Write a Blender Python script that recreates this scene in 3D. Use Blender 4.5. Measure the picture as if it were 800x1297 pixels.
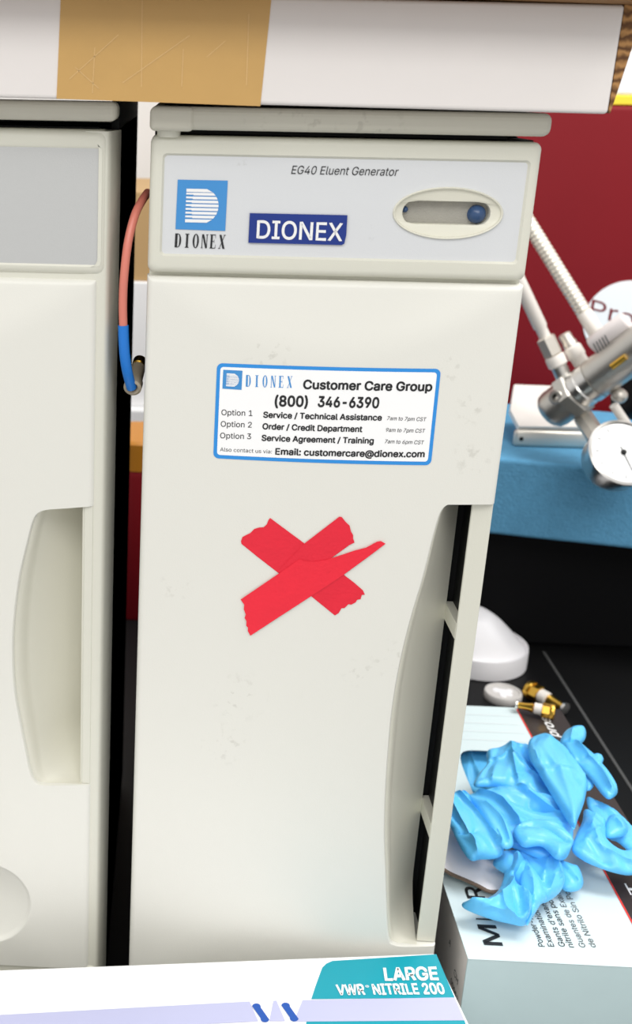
import bpy, bmesh, math, random
import numpy as np
from mathutils import Vector, Matrix, noise, geometry
random.seed(7)
for o in list(bpy.data.objects):
    bpy.data.objects.remove(o, do_unlink=True)
SC = bpy.context.scene
COL = SC.collection

# ------------------------------------------------------------------ camera, world, lights, exposure
CAM = Vector((0.01283, -0.5766, 0.02241)); F = 1500.0; PX, PY = 140.7, 648.5
PITCH, YAW, ROLL = 0.34682, -0.04841, 0.0176
_c, _s, _cp, _sp = math.cos(YAW), math.sin(YAW), math.cos(PITCH), math.sin(PITCH)
FW = Vector((_s*_cp, _c*_cp, -_sp)); _r0 = Vector((_c, -_s, 0)); _u0 = _r0.cross(FW)
RT = math.cos(ROLL)*_r0 + math.sin(ROLL)*_u0
UP = -math.sin(ROLL)*_r0 + math.cos(ROLL)*_u0
cd = bpy.data.cameras.new('camera'); cam = bpy.data.objects.new('camera', cd); COL.objects.link(cam)
cam.matrix_world = Matrix(((RT.x, UP.x, -FW.x, CAM.x), (RT.y, UP.y, -FW.y, CAM.y), (RT.z, UP.z, -FW.z, CAM.z), (0, 0, 0, 1)))
cd.sensor_fit = 'VERTICAL'; cd.sensor_height = 24.0; cd.sensor_width = 24.0
cd.lens = F/1297*24.0
cd.shift_x = (400-PX)/1297; cd.shift_y = 0
cd.clip_start = 0.02; cd.clip_end = 50
cd.dof.use_dof = True; cd.dof.focus_distance = 0.62; cd.dof.aperture_fstop = 9.0
SC.camera = cam

wd = bpy.data.worlds.new('room_light'); SC.world = wd; wd.use_nodes = True
wd.node_tree.nodes['Background'].inputs[0].default_value = (1.0, 0.99, 0.975, 1)
wd.node_tree.nodes['Background'].inputs[1].default_value = 0.80

def area_lamp(name, loc, target, sx, sy, power, color=(1, 1, 1)):
    l = bpy.data.lights.new(name, 'AREA'); l.shape = 'RECTANGLE'; l.size = sx; l.size_y = sy
    l.energy = power; l.color = color
    o = bpy.data.objects.new(name, l); COL.objects.link(o); o.location = loc
    o.rotation_euler = (Vector(target)-Vector(loc)).to_track_quat('-Z', 'Y').to_euler()
    return o
area_lamp('ceiling_or_fill_light', (0.10, -1.55, 1.35), (0.10, 0.0, -0.2), 1.5, 0.8, 17, (1, .99, .965))
area_lamp('ceiling_or_fill_light', (-1.1, -1.2, 1.45), (0.1, 0.0, -0.3), 1.2, 0.6, 8, (1, .99, .97))  # added lamp lifting the mint box's side wall, stands in for bounce
area_lamp('ceiling_or_fill_light', (0.85, 0.1, 1.5), (0.45, 0.4, -0.45), 0.6, 1.2, 30, (1, .99, .97))  # added lamp brightening the regulator, cabinet and bench at the right
vs = SC.view_settings
vs.view_transform = 'Standard'; vs.look = 'None'; vs.gamma = 1.0; vs.use_curve_mapping = False
vs.exposure = 0.0

# ------------------------------------------------------------------ helpers
def ray(px, py):
    return (px-PX)/F*RT - (py-PY)/F*UP + FW
def at_y(px, py, Y=0.0):            # pixel -> point on the upright plane y = Y
    d = ray(px, py); return CAM + d*((Y-CAM.y)/d.y)
def at_z(px, py, Z):                # pixel -> point on the level plane z = Z
    d = ray(px, py); return CAM + d*((Z-CAM.z)/d.z)

def lin(c):
    c = c/255.0
    return c/12.92 if c <= 0.04045 else ((c+0.055)/1.055)**2.4
def rgb(r, g, b): return (lin(r), lin(g), lin(b), 1)

def mat(name, c, rough=0.5, metal=0.0, spec=0.5, var=0.0, vscale=30, bump=0.0, bscale=200, coat=0.0, sss=0.0):
    m = bpy.data.materials.new(name); m.use_nodes = True
    nt = m.node_tree; b = nt.nodes['Principled BSDF']
    b.inputs['Base Color'].default_value = c
    b.inputs['Roughness'].default_value = rough
    b.inputs['Metallic'].default_value = metal
    b.inputs['Specular IOR Level'].default_value = spec
    b.inputs['Coat Weight'].default_value = coat
    if sss:
        b.inputs['Subsurface Weight'].default_value = sss
        b.inputs['Subsurface Radius'].default_value = (0.002, 0.004, 0.006)
    tc = nt.nodes.new('ShaderNodeTexCoord')
    if var:
        n = nt.nodes.new('ShaderNodeTexNoise'); n.inputs['Scale'].default_value = vscale; n.inputs['Detail'].default_value = 5
        nt.links.new(tc.outputs['Object'], n.inputs['Vector'])
        mx = nt.nodes.new('ShaderNodeMix'); mx.data_type = 'RGBA'
        mx.inputs[6].default_value = tuple(max(0, x*(1-var)) for x in c[:3])+(1,)
        mx.inputs[7].default_value = tuple(min(1, x*(1+var)) for x in c[:3])+(1,)
        nt.links.new(n.outputs['Fac'], mx.inputs[0]); nt.links.new(mx.outputs[2], b.inputs['Base Color'])
    if bump:
        n2 = nt.nodes.new('ShaderNodeTexNoise'); n2.inputs['Scale'].default_value = bscale; n2.inputs['Detail'].default_value = 3
        nt.links.new(tc.outputs['Object'], n2.inputs['Vector'])
        bp = nt.nodes.new('ShaderNodeBump'); bp.inputs['Strength'].default_value = bump; bp.inputs['Distance'].default_value = 0.001
        nt.links.new(n2.outputs['Fac'], bp.inputs['Height']); nt.links.new(bp.outputs['Normal'], b.inputs['Normal'])
    return m

def scuffed(name, c, rough, dirt, spots):
    """painted plastic with a few worn scuff marks; spots = list of (x, z, radius)"""
    m = mat(name, c, rough, bump=0.08, bscale=1500)
    nt = m.node_tree; b = nt.nodes['Principled BSDF']
    tc = nt.nodes.new('ShaderNodeNewGeometry')
    n = nt.nodes.new('ShaderNodeTexNoise'); n.inputs['Scale'].default_value = 260; n.inputs['Detail'].default_value = 6
    nt.links.new(tc.outputs['Position'], n.inputs['Vector'])
    ramp = nt.nodes.new('ShaderNodeValToRGB'); ramp.color_ramp.elements[0].position = 0.57; ramp.color_ramp.elements[1].position = 0.66
    nt.links.new(n.outputs['Fac'], ramp.inputs[0])
    acc = None
    for (x, y, z, r) in spots:
        v = nt.nodes.new('ShaderNodeVectorMath'); v.operation = 'DISTANCE'
        nt.links.new(tc.outputs['Position'], v.inputs[0]); v.inputs[1].default_value = (x, y, z)
        mr = nt.nodes.new('ShaderNodeMapRange'); mr.inputs[1].default_value = r; mr.inputs[2].default_value = r*0.3
        nt.links.new(v.outputs['Value'], mr.inputs[0])
        if acc is None: acc = mr.outputs[0]
        else:
            a = nt.nodes.new('ShaderNodeMath'); a.operation = 'MAXIMUM'
            nt.links.new(acc, a.inputs[0]); nt.links.new(mr.outputs[0], a.inputs[1]); acc = a.outputs[0]
    mu = nt.nodes.new('ShaderNodeMath'); mu.operation = 'MULTIPLY'
    nt.links.new(acc, mu.inputs[0]); nt.links.new(ramp.outputs[0], mu.inputs[1])
    mu2 = nt.nodes.new('ShaderNodeMath'); mu2.operation = 'MULTIPLY'; mu2.inputs[1].default_value = 0.20
    nt.links.new(mu.outputs[0], mu2.inputs[0])
    mx = nt.nodes.new('ShaderNodeMix'); mx.data_type = 'RGBA'
    mx.inputs[6].default_value = c; mx.inputs[7].default_value = dirt
    nt.links.new(mu2.outputs[0], mx.inputs[0]); nt.links.new(mx.outputs[2], b.inputs['Base Color'])
    return m

class MB:
    def __init__(s): s.v = []; s.f = []
    def add(s, vs, fs):
        n = len(s.v); s.v += [tuple(v) for v in vs]; s.f += [tuple(i+n for i in f) for f in fs]; return s
    def build(s, name, m, parent=None, smooth=None):
        me = bpy.data.meshes.new(name); me.from_pydata(s.v, [], s.f); me.validate()
        bm = bmesh.new(); bm.from_mesh(me); bmesh.ops.remove_doubles(bm, verts=bm.verts, dist=1e-7)
        bmesh.ops.recalc_face_normals(bm, faces=bm.faces); bm.to_mesh(me); bm.free()
        me.materials.append(m)
        if smooth is not None:
            me.polygons.foreach_set('use_smooth', [True]*len(me.polygons))
            me.set_sharp_from_angle(angle=math.radians(smooth))
        o = bpy.data.objects.new(name, me); COL.objects.link(o)
        if parent: 
            o.parent = parent
            w = Vector((0, 0, 0)); q = parent
            while q: w += Vector(q.location); q = q.parent
            me.transform(Matrix.Translation(-w))
        return o
    def box(s, x0, x1, y0, y1, z0, z1, r=0.0, seg=3, xf=None):
        bm = bmesh.new(); bmesh.ops.create_cube(bm, size=1)
        for v in bm.verts:
            v.co = Vector(((x0+x1)/2+v.co.x*(x1-x0), (y0+y1)/2+v.co.y*(y1-y0), (z0+z1)/2+v.co.z*(z1-z0)))
        if r > 0: bmesh.ops.bevel(bm, geom=list(bm.edges), offset=r, segments=seg, profile=0.5, affect='EDGES')
        bm.verts.ensure_lookup_table()
        vs = [v.co.copy() for v in bm.verts]
        if xf: vs = [xf @ v for v in vs]
        s.add(vs, [[v.index for v in f.verts] for f in bm.faces]); bm.free(); return s
    def loft(s, loops, cap0=False, cap1=False):
        n = len(loops[0]); vs = [p for l in loops for p in l]; fs = []
        for a in range(len(loops)-1):
            for i in range(n):
                j = (i+1) % n
                fs.append((a*n+i, a*n+j, (a+1)*n+j, (a+1)*n+i))
        if cap0: fs.append(tuple(range(n))[::-1])
        if cap1: fs.append(tuple(range((len(loops)-1)*n, len(loops)*n)))
        return s.add(vs, fs)
    def lathe(s, prof, org, axis, n=40, sides=None, squash=1.0):
        """prof: (radius, distance along axis)"""
        axis = Vector(axis).normalized(); org = Vector(org)
        a = axis.orthogonal().normalized() if abs(axis.z) > .9 else axis.cross(Vector((0, 0, 1))).normalized()
        b = axis.cross(a); n = sides or n
        loops = [[org + axis*t + (a*math.cos(2*math.pi*i/n) + b*math.sin(2*math.pi*i/n)*squash)*max(r, 1e-5) for i in range(n)] for r, t in prof]
        return s.loft(loops, True, True)
    def tube(s, path, rad, n=14, caps=True):
        path = [Vector(p) for p in path]; loops = []; prev = None
        for i, p in enumerate(path):
            t = (path[min(i+1, len(path)-1)]-path[max(i-1, 0)]).normalized()
            if prev is None: a = t.orthogonal().normalized()
            else: a = (prev - t*prev.dot(t)).normalized()
            prev = a; b = t.cross(a); r = rad(i) if callable(rad) else rad
            loops.append([p+(a*math.cos(2*math.pi*k/n)+b*math.sin(2*math.pi*k/n))*r for k in range(n)])
        return s.loft(loops, caps, caps)

def spline(pts, n=8, closed=False):
    pts = [Vector(p) for p in pts]; out = []; m = len(pts)
    for i in range(m if closed else m-1):
        g = lambda k: pts[k % m] if closed else pts[min(max(k, 0), m-1)]
        p0, p1, p2, p3 = g(i-1), g(i), g(i+1), g(i+2)
        for k in range(n):
            t = k/n
            out.append(0.5*((2*p1)+(p2-p0)*t+(2*p0-5*p1+4*p2-p3)*t*t+(3*p1-p0-3*p2+p3)*t**3))
    if not closed: out.append(pts[-1].copy())
    return out

def inside(p, poly):
    c = False; j = len(poly)-1
    for i in range(len(poly)):
        a, b = poly[i], poly[j]
        if (a[1] > p[1]) != (b[1] > p[1]) and p[0] < (b[0]-a[0])*(p[1]-a[1])/(b[1]-a[1])+a[0]: c = not c
        j = i
    return c
def seg_d(p, a, b):
    dx, dy = b[0]-a[0], b[1]-a[1]; l = dx*dx+dy*dy
    t = 0 if l == 0 else max(0, min(1, ((p[0]-a[0])*dx+(p[1]-a[1])*dy)/l))
    return math.hypot(p[0]-a[0]-t*dx, p[1]-a[1]-t*dy)
def edge_d(p, poly): return min(seg_d(p, poly[i], poly[i-1]) for i in range(len(poly)))
def line_d(p, line): return min(seg_d(p, line[i], line[i+1]) for i in range(len(line)-1))

def patch(poly, sp, jitter=0.25):
    """triangulate a 2-D outline with interior points; returns verts, faces, number of outline points first"""
    poly = [tuple(p[:2]) for p in poly]; P = []
    for i in range(len(poly)):
        a, b = poly[i], poly[(i+1) % len(poly)]; k = max(1, int(math.hypot(b[0]-a[0], b[1]-a[1])/sp))
        for t in range(k): P.append((a[0]+(b[0]-a[0])*t/k, a[1]+(b[1]-a[1])*t/k))
    nb = len(P); pts = list(P)
    x0 = min(p[0] for p in P); x1 = max(p[0] for p in P); y0 = min(p[1] for p in P); y1 = max(p[1] for p in P)
    rnd = random.Random(3); y = y0+sp/2; row = 0
    while y < y1:
        x = x0+sp*(0.5 if row % 2 else 0.0)
        while x < x1:
            q = (x+rnd.uniform(-1, 1)*sp*jitter, y+rnd.uniform(-1, 1)*sp*jitter)
            if inside(q, P) and edge_d(q, P) > sp*0.45: pts.append(q)
            x += sp
        y += sp*0.866; row += 1
    V, E, FS, _, _, _ = geometry.delaunay_2d_cdt([Vector(p) for p in pts], [(i, (i+1) % nb) for i in range(nb)], [], 1, 1e-9)
    return [tuple(v) for v in V], [tuple(f) for f in FS], P

def tag(o, label, cat, group=None, kind=None):
    if label: o['label'] = label
    if cat: o['category'] = cat
    if group: o['group'] = group
    if kind: o['kind'] = kind
    return o
def thing(name, label, cat, loc=(0, 0, 0), group=None):
    o = bpy.data.objects.new(name, None); COL.objects.link(o); o.location = loc; o.empty_display_size = 0.02
    return tag(o, label, cat, group)

# ---- writing
import os
try: SANS = bpy.data.fonts.load(os.path.join(bpy.utils.resource_path('LOCAL'), 'datafiles', 'fonts', 'Inter.woff2'))
except Exception: SANS = None
_glyph = {}
def winding(p, loops):
    w = 0
    for L in loops:
        for i in range(len(L)):
            a, b = L[i-1], L[i]
            if (a[1] <= p[1]) != (b[1] <= p[1]):
                x = a[0]+(p[1]-a[1])*(b[0]-a[0])/(b[1]-a[1])
                if x > p[0]: w += 1 if b[1] > a[1] else -1
    return w
def glyphs(s, bold=0.0, shear=0.0):
    """outline of a line of text, filled by winding number; bold = half-width of a stroke run round each contour"""
    k = (s, bold, shear)
    if k not in _glyph:
        V, FS, X = [], [], 0.0
        cu = bpy.data.curves.new('t', 'FONT'); cu.body = s; cu.size = 1
        if SANS: cu.font = SANS
        o = bpy.data.objects.new('t', cu); COL.objects.link(o)
        c = o.to_curve(bpy.context.evaluated_depsgraph_get()); loops = []
        for sp in c.splines:
            L = []; bp = sp.bezier_points; n = len(bp)
            for i in range(n):
                p0, p1 = bp[i], bp[(i+1) % n]; A, B, C_, D_ = p0.co, p0.handle_right, p1.handle_left, p1.co
                st = 1 if (B-A).cross(D_-A).length+(C_-A).cross(D_-A).length < 1e-5 else 5
                for q in range(st):
                    t = q/st; L.append(tuple((A*(1-t)**3+B*3*t*(1-t)**2+C_*3*t*t*(1-t)+D_*t**3)[:2]))
            L = [L[i] for i in range(len(L)) if math.dist(L[i], L[i-1]) > 1e-5]
            if len(L) > 2: loops.append(L)
        o.to_curve_clear(); bpy.data.objects.remove(o); bpy.data.curves.remove(cu)
        # letters that touch in x are triangulated together
        boxes = sorted([(min(p[0] for p in L), max(p[0] for p in L), L) for L in loops], key=lambda q: q[0]); groups = []
        for x0, x1, L in boxes:
            if groups and x0 < groups[-1][0]: groups[-1][1].append(L); groups[-1][0] = max(groups[-1][0], x1)
            else: groups.append([x1, [L]])
        for _, G in groups:
            pts, E_ = [], []
            for L in G:
                n0 = len(pts); pts += [Vector(p) for p in L]; E_ += [(n0+i, n0+(i+1) % len(L)) for i in range(len(L))]
            v, _, f, _, _, _ = geometry.delaunay_2d_cdt(pts, E_, [], 0, 1e-7)
            n0 = len(V); V += [tuple(p) for p in v]
            for t in f:
                cx = sum(v[i][0] for i in t)/len(t); cy = sum(v[i][1] for i in t)/len(t)
                if winding((cx, cy), G): FS.append(tuple(n0+i for i in t))
            if bold > 0:
                for L in G:
                    m = len(L); N_ = []
                    for i in range(m):
                        d = Vector(L[(i+1) % m])-Vector(L[i-1]); d = d.normalized() if d.length > 1e-9 else Vector((1, 0)); N_.append(Vector((-d.y, d.x))*bold)
                    n0 = len(V)
                    V += [tuple(Vector(p)+q)+(1.0,) for p, q in zip(L, N_)]+[tuple(Vector(p)-q)+(1.0,) for p, q in zip(L, N_)]
                    FS += [(n0+i, n0+(i+1) % m, n0+m+(i+1) % m, n0+m+i) for i in range(m)]
        _glyph[k] = ([Vector((p[0]+shear*p[1], p[1], p[2] if len(p) > 2 else 0)) for p in V], FS)
    return _glyph[k]
def cap_h():
    v, _ = glyphs('H'); return max(p.y for p in v)
def write(mb, s, L, R, U, bold=0.0, shear=0.0, off=Vector((0, 0, 0)), conform=None):
    """put the line of text s from world point L to R (baseline), U = cap-height vector"""
    v, f = glyphs(s, bold, shear); ch = cap_h()
    x0 = min(p.x for p in v); x1 = max(p.x for p in v)
    out = []; up = (R-L).cross(U).normalized()*.00005
    for p in v:
        q = L + (R-L)*((p.x-x0)/(x1-x0)) + U*(p.y/ch)
        if conform: q = conform(q)
        out.append(q+off+up*p.z)
    mb.add(out, f)
SER = {  # condensed high-contrast serif capitals as convex pieces on a 1x1 cell (x, y)
 'D': ('hole', [(0, 0), (.45, 0), (.72, .08), (.88, .28), (.92, .5), (.88, .72), (.72, .92), (.45, 1), (0, 1)], [(.36, .05), (.45, .05), (.6, .12), (.64, .3), (.65, .5), (.64, .7), (.6, .88), (.45, .95), (.36, .95)]),
 'O': ('hole', [(.5+.46*math.cos(a*math.pi/10), .5+.52*math.sin(a*math.pi/10)) for a in range(20)], [(.5+.2*math.cos(a*math.pi/10), .5+.46*math.sin(a*math.pi/10)) for a in range(20)]),
 'I': [[(.35, 0), (.65, 0), (.65, 1), (.35, 1)], [(.2, 0), (.8, 0), (.8, .05), (.2, .05)], [(.2, .95), (.8, .95), (.8, 1), (.2, 1)]],
 'N': [[(.1, 0), (.2, 0), (.2, 1), (.1, 1)], [(.8, 0), (.9, 0), (.9, 1), (.8, 1)], [(.1, 1), (.38, 1), (.9, 0), (.66, 0)], [(0, 0), (.3, 0), (.3, .04), (0, .04)], [(.7, .96), (1, .96), (1, 1), (.7, 1)]],
 'E': [[(.1, 0), (.38, 0), (.38, 1), (.1, 1)], [(0, 0), (.85, 0), (.85, .05), (0, .05)], [(0, .95), (.82, .95), (.82, 1), (0, 1)], [(.38, .48), (.65, .48), (.65, .53), (.38, .53)], [(.78, .05), (.85, .05), (.9, .28), (.86, .28)], [(.75, .95), (.82, .95), (.86, .74), (.82, .74)], [(.62, .38), (.66, .38), (.66, .64), (.62, .64)]],
 'X': [[(.05, 1), (.36, 1), (.95, 0), (.64, 0)], [(.82, 1), (.9, 1), (.18, 0), (.1, 0)], [(0, 0), (.32, 0), (.32, .04), (0, .04)], [(.68, .96), (1, .96), (1, 1), (.68, 1)]],
}
def write_serif(mb, s, L, R, U, gap=0.35, conform=None):
    n = len(s); w = 1.0/(n+gap*(n-1)*1.0)
    for i, ch in enumerate(s):
        x0 = i*w*(1+gap); g = SER[ch]
        P = lambda p: (conform or (lambda q: q))(L+(R-L)*(x0+p[0]*w)+U*p[1])
        if g[0] == 'hole':
            a, b = g[1], g[2]; m = len(a)
            mb.add([P(p) for p in a]+[P(p) for p in b], [(k, (k+1) % m, m+(k+1) % m, m+k) for k in range(m)])
        else:
            for q in g: mb.add([P(p) for p in q], [tuple(range(len(q)))])

# ------------------------------------------------------------------ materials
BEIGE = rgb(226, 225, 217)
M_beige = scuffed('beige_plastic', BEIGE, 0.42, rgb(135, 130, 112), [
    (.056, -.006, -.288, .017), (.050, -.006, -.318, .015), (.135, -.004, -.262, .013), (.155, -.003, -.222, .012), (.162, -.002, -.125, .010),
    (.148, -.003, -.105, .009), (.118, -.005, -.27, .010), (.165, -.001, -.15, .012), (.06, -.005, -.10, .013), (.02, -.003, -.225, .010)])
M_frame = mat('beige_housing', rgb(216, 215, 202), 0.45, bump=0.10, bscale=1600)
M_recess = mat('beige_recess', rgb(216, 214, 200), 0.45, bump=0.08, bscale=1500)
M_lid = scuffed('lid_plastic', rgb(202, 199, 185), 0.5, rgb(120, 115, 100), [(.055, -.006, .008, .016), (.075, -.006, .010, .018), (.1, -.006, .006, .02)])
M_insert = scuffed('grey_panel_film', rgb(214, 216, 218), 0.45, rgb(150, 148, 140), [(.105, .0, -.041, .006), (.043, .0, -.012, .005), (.09, 0, -.043, .003)])
M_insert2 = mat('grey_panel_plain', rgb(190, 191, 190), 0.5, bump=.12, bscale=1800)
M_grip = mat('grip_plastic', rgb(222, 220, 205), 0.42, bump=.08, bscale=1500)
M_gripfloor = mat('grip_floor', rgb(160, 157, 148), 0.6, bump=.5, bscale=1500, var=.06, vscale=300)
M_bluebutton = mat('blue_button', rgb(48, 76, 116), 0.25)
M_darkchassis = mat('black_chassis', rgb(16, 17, 18), 0.6, spec=.2)
M_slot = mat('vent_dark', rgb(24, 25, 24), 0.55, spec=.3)
M_logo = mat('logo_blue', rgb(62, 142, 208), 0.45)
M_white = mat('white_ink', rgb(240, 240, 240), 0.5)
M_navy = mat('navy_tape', rgb(10, 46, 132), 0.3)
M_ink = mat('black_ink', rgb(26, 27, 30), 0.6)
M_greyink = mat('grey_ink', rgb(96, 98, 100), 0.6)
M_stickerw = mat('sticker_white', rgb(250, 250, 250), 0.4)
M_stickerb = mat('sticker_blue', rgb(38, 142, 222), 0.4)
M_redtape = mat('red_tape', rgb(236, 30, 54), 0.55, var=.06, vscale=120, bump=.25, bscale=500)
M_redtape2 = mat('red_tape_under', rgb(228, 26, 52), 0.55, var=.06, vscale=120, bump=.25, bscale=500)
M_carton = mat('white_carton', rgb(226, 221, 218), 0.7, bump=.12, bscale=140, var=.02, vscale=50)
M_brown = mat('brown_cardboard', rgb(150, 108, 62), 0.8, var=.12, vscale=90)
M_kraft = mat('kraft_tape', rgb(196, 156, 92), 0.45, var=.05, vscale=60, bump=.25, bscale=120)
M_crease = mat('kraft_crease', rgb(218, 182, 124), 0.4)
M_maroon = mat('maroon_paint', rgb(124, 10, 22), 0.6, spec=.25, var=.10, vscale=8)
M_bluefoam = mat('blue_foam', rgb(98, 160, 198), 0.9, var=.14, vscale=120, bump=.9, bscale=420, spec=.1)
M_bench = mat('black_bench', rgb(13, 13, 14), 0.5, spec=.25)
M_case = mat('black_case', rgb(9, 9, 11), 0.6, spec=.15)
M_seam = mat('seam_grey', rgb(78, 78, 78), 0.6)
M_steel = mat('brushed_steel', rgb(206, 203, 197), 0.40, 1.0, var=.05, vscale=60)
M_chrome = mat('bright_chrome', rgb(226, 224, 220), 0.28, 1.0)
M_bracket = mat('bracket_metal', rgb(222, 216, 206), 0.45, .8)
M_whiteplate = mat('white_plate', rgb(240, 236, 230), 0.45)
M_brass = mat('brass', rgb(226, 180, 78), 0.28, 1.0)
M_gauge = mat('gauge_face', rgb(252, 252, 251), 0.4)
M_hose = mat('braided_hose', rgb(244, 238, 224), 0.35, .55)
M_gbtop = mat('glovebox_white', rgb(252, 252, 253), 0.45)
M_teal = mat('print_teal', rgb(0, 152, 170), 0.4)
M_lav = mat('print_lavender', rgb(186, 188, 220), 0.45)
M_pill = mat('print_blue', rgb(20, 80, 170), 0.4)
M_mint = mat('glovebox_mint', rgb(214, 230, 232), 0.5)
M_mintside = mat('glovebox_mint_side', rgb(206, 228, 230), 0.5, var=.03, vscale=60)
M_paleside = mat('glovebox_pale_side', rgb(240, 234, 228), 0.55)
M_brownstrip = mat('print_brown', rgb(52, 44, 42), 0.4)
M_redline = mat('print_red', rgb(226, 60, 52), 0.45)
M_flap = mat('cardboard_white', rgb(246, 240, 238), 0.7)
M_flapedge = mat('cardboard_edge', rgb(120, 100, 84), 0.8)
M_glove = mat('blue_nitrile', rgb(102, 198, 253), 0.36, bump=.35, bscale=150, sss=.2)
M_glovein = mat('blue_nitrile_deep', rgb(30, 110, 190), 0.5)
M_dome = mat('white_moulded', rgb(246, 244, 246), 0.55)
M_cap = mat('silver_cap', rgb(206, 202, 198), 0.4, var=.1, vscale=200)
M_sleeve = mat('white_sleeve', rgb(238, 232, 224), 0.35)
M_pink = mat('copper_pink_tube', rgb(214, 124, 108), 0.35)
M_bluesl = mat('blue_sleeve', rgb(16, 116, 206), 0.35)
M_fit = mat('peek_fitting', rgb(172, 160, 140), 0.45)
M_wall = mat('white_wall', rgb(228, 226, 222), 0.8)
M_floor = mat('grey_floor', rgb(150, 148, 145), 0.6)
M_tan = mat('tan_carton', rgb(186, 152, 104), 0.7)
M_amber = mat('amber_cap', rgb(204, 134, 40), 0.4)
M_yellow = mat('yellow_edge', rgb(250, 220, 60), 0.5)
M_clear = mat('label_wrap', rgb(232, 224, 222), 0.3)
M_brownwood = mat('cabinet_front', rgb(190, 186, 178), 0.6)

ZB = -0.54                                  # bench height
# ------------------------------------------------------------------ setting
tag(MB().box(-1.6, 2.2, 1.30, 1.36, -1.45, 1.2).build('wall_back', M_wall), None, None, kind='structure')
tag(MB().box(-1.6, 2.2, -1.6, 1.36, -1.5, -1.45).build('floor', M_floor), None, None, kind='structure')
bt = thing('lab_bench', 'black lab bench top carrying the instruments and glove boxes', 'bench', (0.3, 0.5, -1.45))
MB().box(-1.0, 1.6, -0.32, 1.295, ZB-.035, ZB, .003, 2).build('bench_top', M_bench, bt)
MB().box(-1.0, 1.6, -0.26, 1.295, -1.45, ZB-.035).build('base_cabinet', M_brownwood, bt)
MB().box(.4195, .4222, -.30, .585, ZB, ZB+.0006).build('seam_strip', M_seam, bt)

# ------------------------------------------------------------------ the instruments
def door_profile(x0, x1, zt, zb, h, tt, tb):
    xm = (x0+x1)/2; hw = (x1-x0)/2
    def f(x, z):
        b = h*(1-((x-xm)/hw)**2)
        s = max(0.0, zt-z)*tt; s2 = max(0.0, z-zb)*tb
        k = .0012
        def smin(a, c): 
            q = max(k-abs(a-c), 0)/k; return min(a, c)-q*q*k*.25
        return -smin(smin(b, s+.0004), s2+.0004)
    return f
SURF = door_profile(0.0, .18, -.0645, -.500, .0060, .17, .085)
def on_door(px, py, surf=SURF):
    y = 0.0
    for _ in range(4):
        p = at_y(px, py, y); y = surf(p.x, p.z)
    return at_y(px, py, y)

def door_mesh(x0, x1, zt, zb, surf, curve, r=.003, dish=None, fine=False):
    """front skin of a door; curve = recess outline (x, z) from the right edge round and back to the right edge"""
    rows = []                                     # (z, right edge x)
    zr_t, zr_b = curve[0][1], curve[-1][1]
    z = zt; N = 70
    for k in range(8): rows.append((zt-r*(k/7)**1.5, x1))
    for k in range(1, N): rows.append((zt-r+(zr_t-zt+r)*k/N, x1))
    rows.append((zr_t+1e-5, x1))
    for (x, zz) in curve: rows.append((zz, x))
    rows.append((zr_b-1e-5, x1))
    NB = 260 if fine else N//2
    for k in range(1, NB+1): rows.append((zr_b+(zb-zr_b)*k/NB, x1))
    cols = 300 if fine else 64
    def ts(w):
        e = [r*(k/6)**1.6 for k in range(7)]
        m = [r+(w-2*r)*k/cols for k in range(1, cols)]
        return e+m+[w-q for q in e[::-1]]
    vs, fs = [], []; nc = None
    for (zz, xr) in rows:
        t = ts(xr-x0); nc = len(t)
        for d in t:
            x = x0+d; e = min(d, xr-x if (x1-xr) < .0005 else (xr-x)*2.2, zt-zz)
            y = surf(x, zz)
            if e < r: y += r-math.sqrt(max(0, r*r-(r-e)**2))
            if dish:
                cx, cz, R, dep = dish; q = math.hypot(x-cx, zz-cz)
                if q < R: y += dep*(1-(q/R)**2)+ .0012*min(1, (R-q)/.002)
            vs.append((x, y, zz))
    for a in range(len(rows)-1):
        for i in range(nc-1):
            fs.append((a*nc+i, a*nc+i+1, (a+1)*nc+i+1, (a+1)*nc+i))
    mb = MB().add(vs, fs)
    # skirt going back
    per = [i for i in range(nc)]+[a*nc+nc-1 for a in range(1, len(rows))]+[(len(rows)-1)*nc+i for i in range(nc-2, -1, -1)]+[a*nc for a in range(len(rows)-2, 0, -1)]
    loop = [vs[i] for i in per]; back = [(p[0], .010, p[2]) for p in loop]
    mb.loft([loop, back]); return mb

def scoop_mesh(curve, xs, depth, surf, nb=34):
    """hollow behind the finger recess, from the door's recess edge to the end wall at x = xs"""
    zt, zb = curve[0][1], curve[-1][1]; loops = []
    for (x, z) in curve:
        row = []
        y0 = surf(x, z)+.0031
        for k in range(nb+1):
            u = k/nb; xx = x+(xs-x)*u if x < xs else x
            g = min(1.0, max(0.0, (z-zb)/.030)); g = math.sin(g*math.pi/2)**.7   # ladle at the foot
            prof = .35*(1-(1-u)**2)+.65*u
            ytar = depth*prof*g + .003*(1-g)*u
            row.append((xx, y0+(ytar-y0)*min(1, u*6) if u*6 < 1 else ytar, z))
        loops.append(row)
    vs = [p for l in loops for p in l]; n = nb+1
    fs = [(a*n+i, a*n+i+1, (a+1)*n+i+1, (a+1)*n+i) for a in range(len(loops)-1) for i in range(nb)]
    return MB().add(vs, fs)

def rrect(x0, x1, z0, z1, r, y, n=8):
    pts = []
    for (cx, cz, a0) in ((x1-r, z1-r, 0), (x0+r, z1-r, 90), (x0+r, z0+r, 180), (x1-r, z0+r, 270)):
        for k in range(n+1):
            a = math.radians(a0+90*k/n); pts.append(Vector((cx+r*math.cos(a), y, cz+r*math.sin(a))))
    return pts

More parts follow.
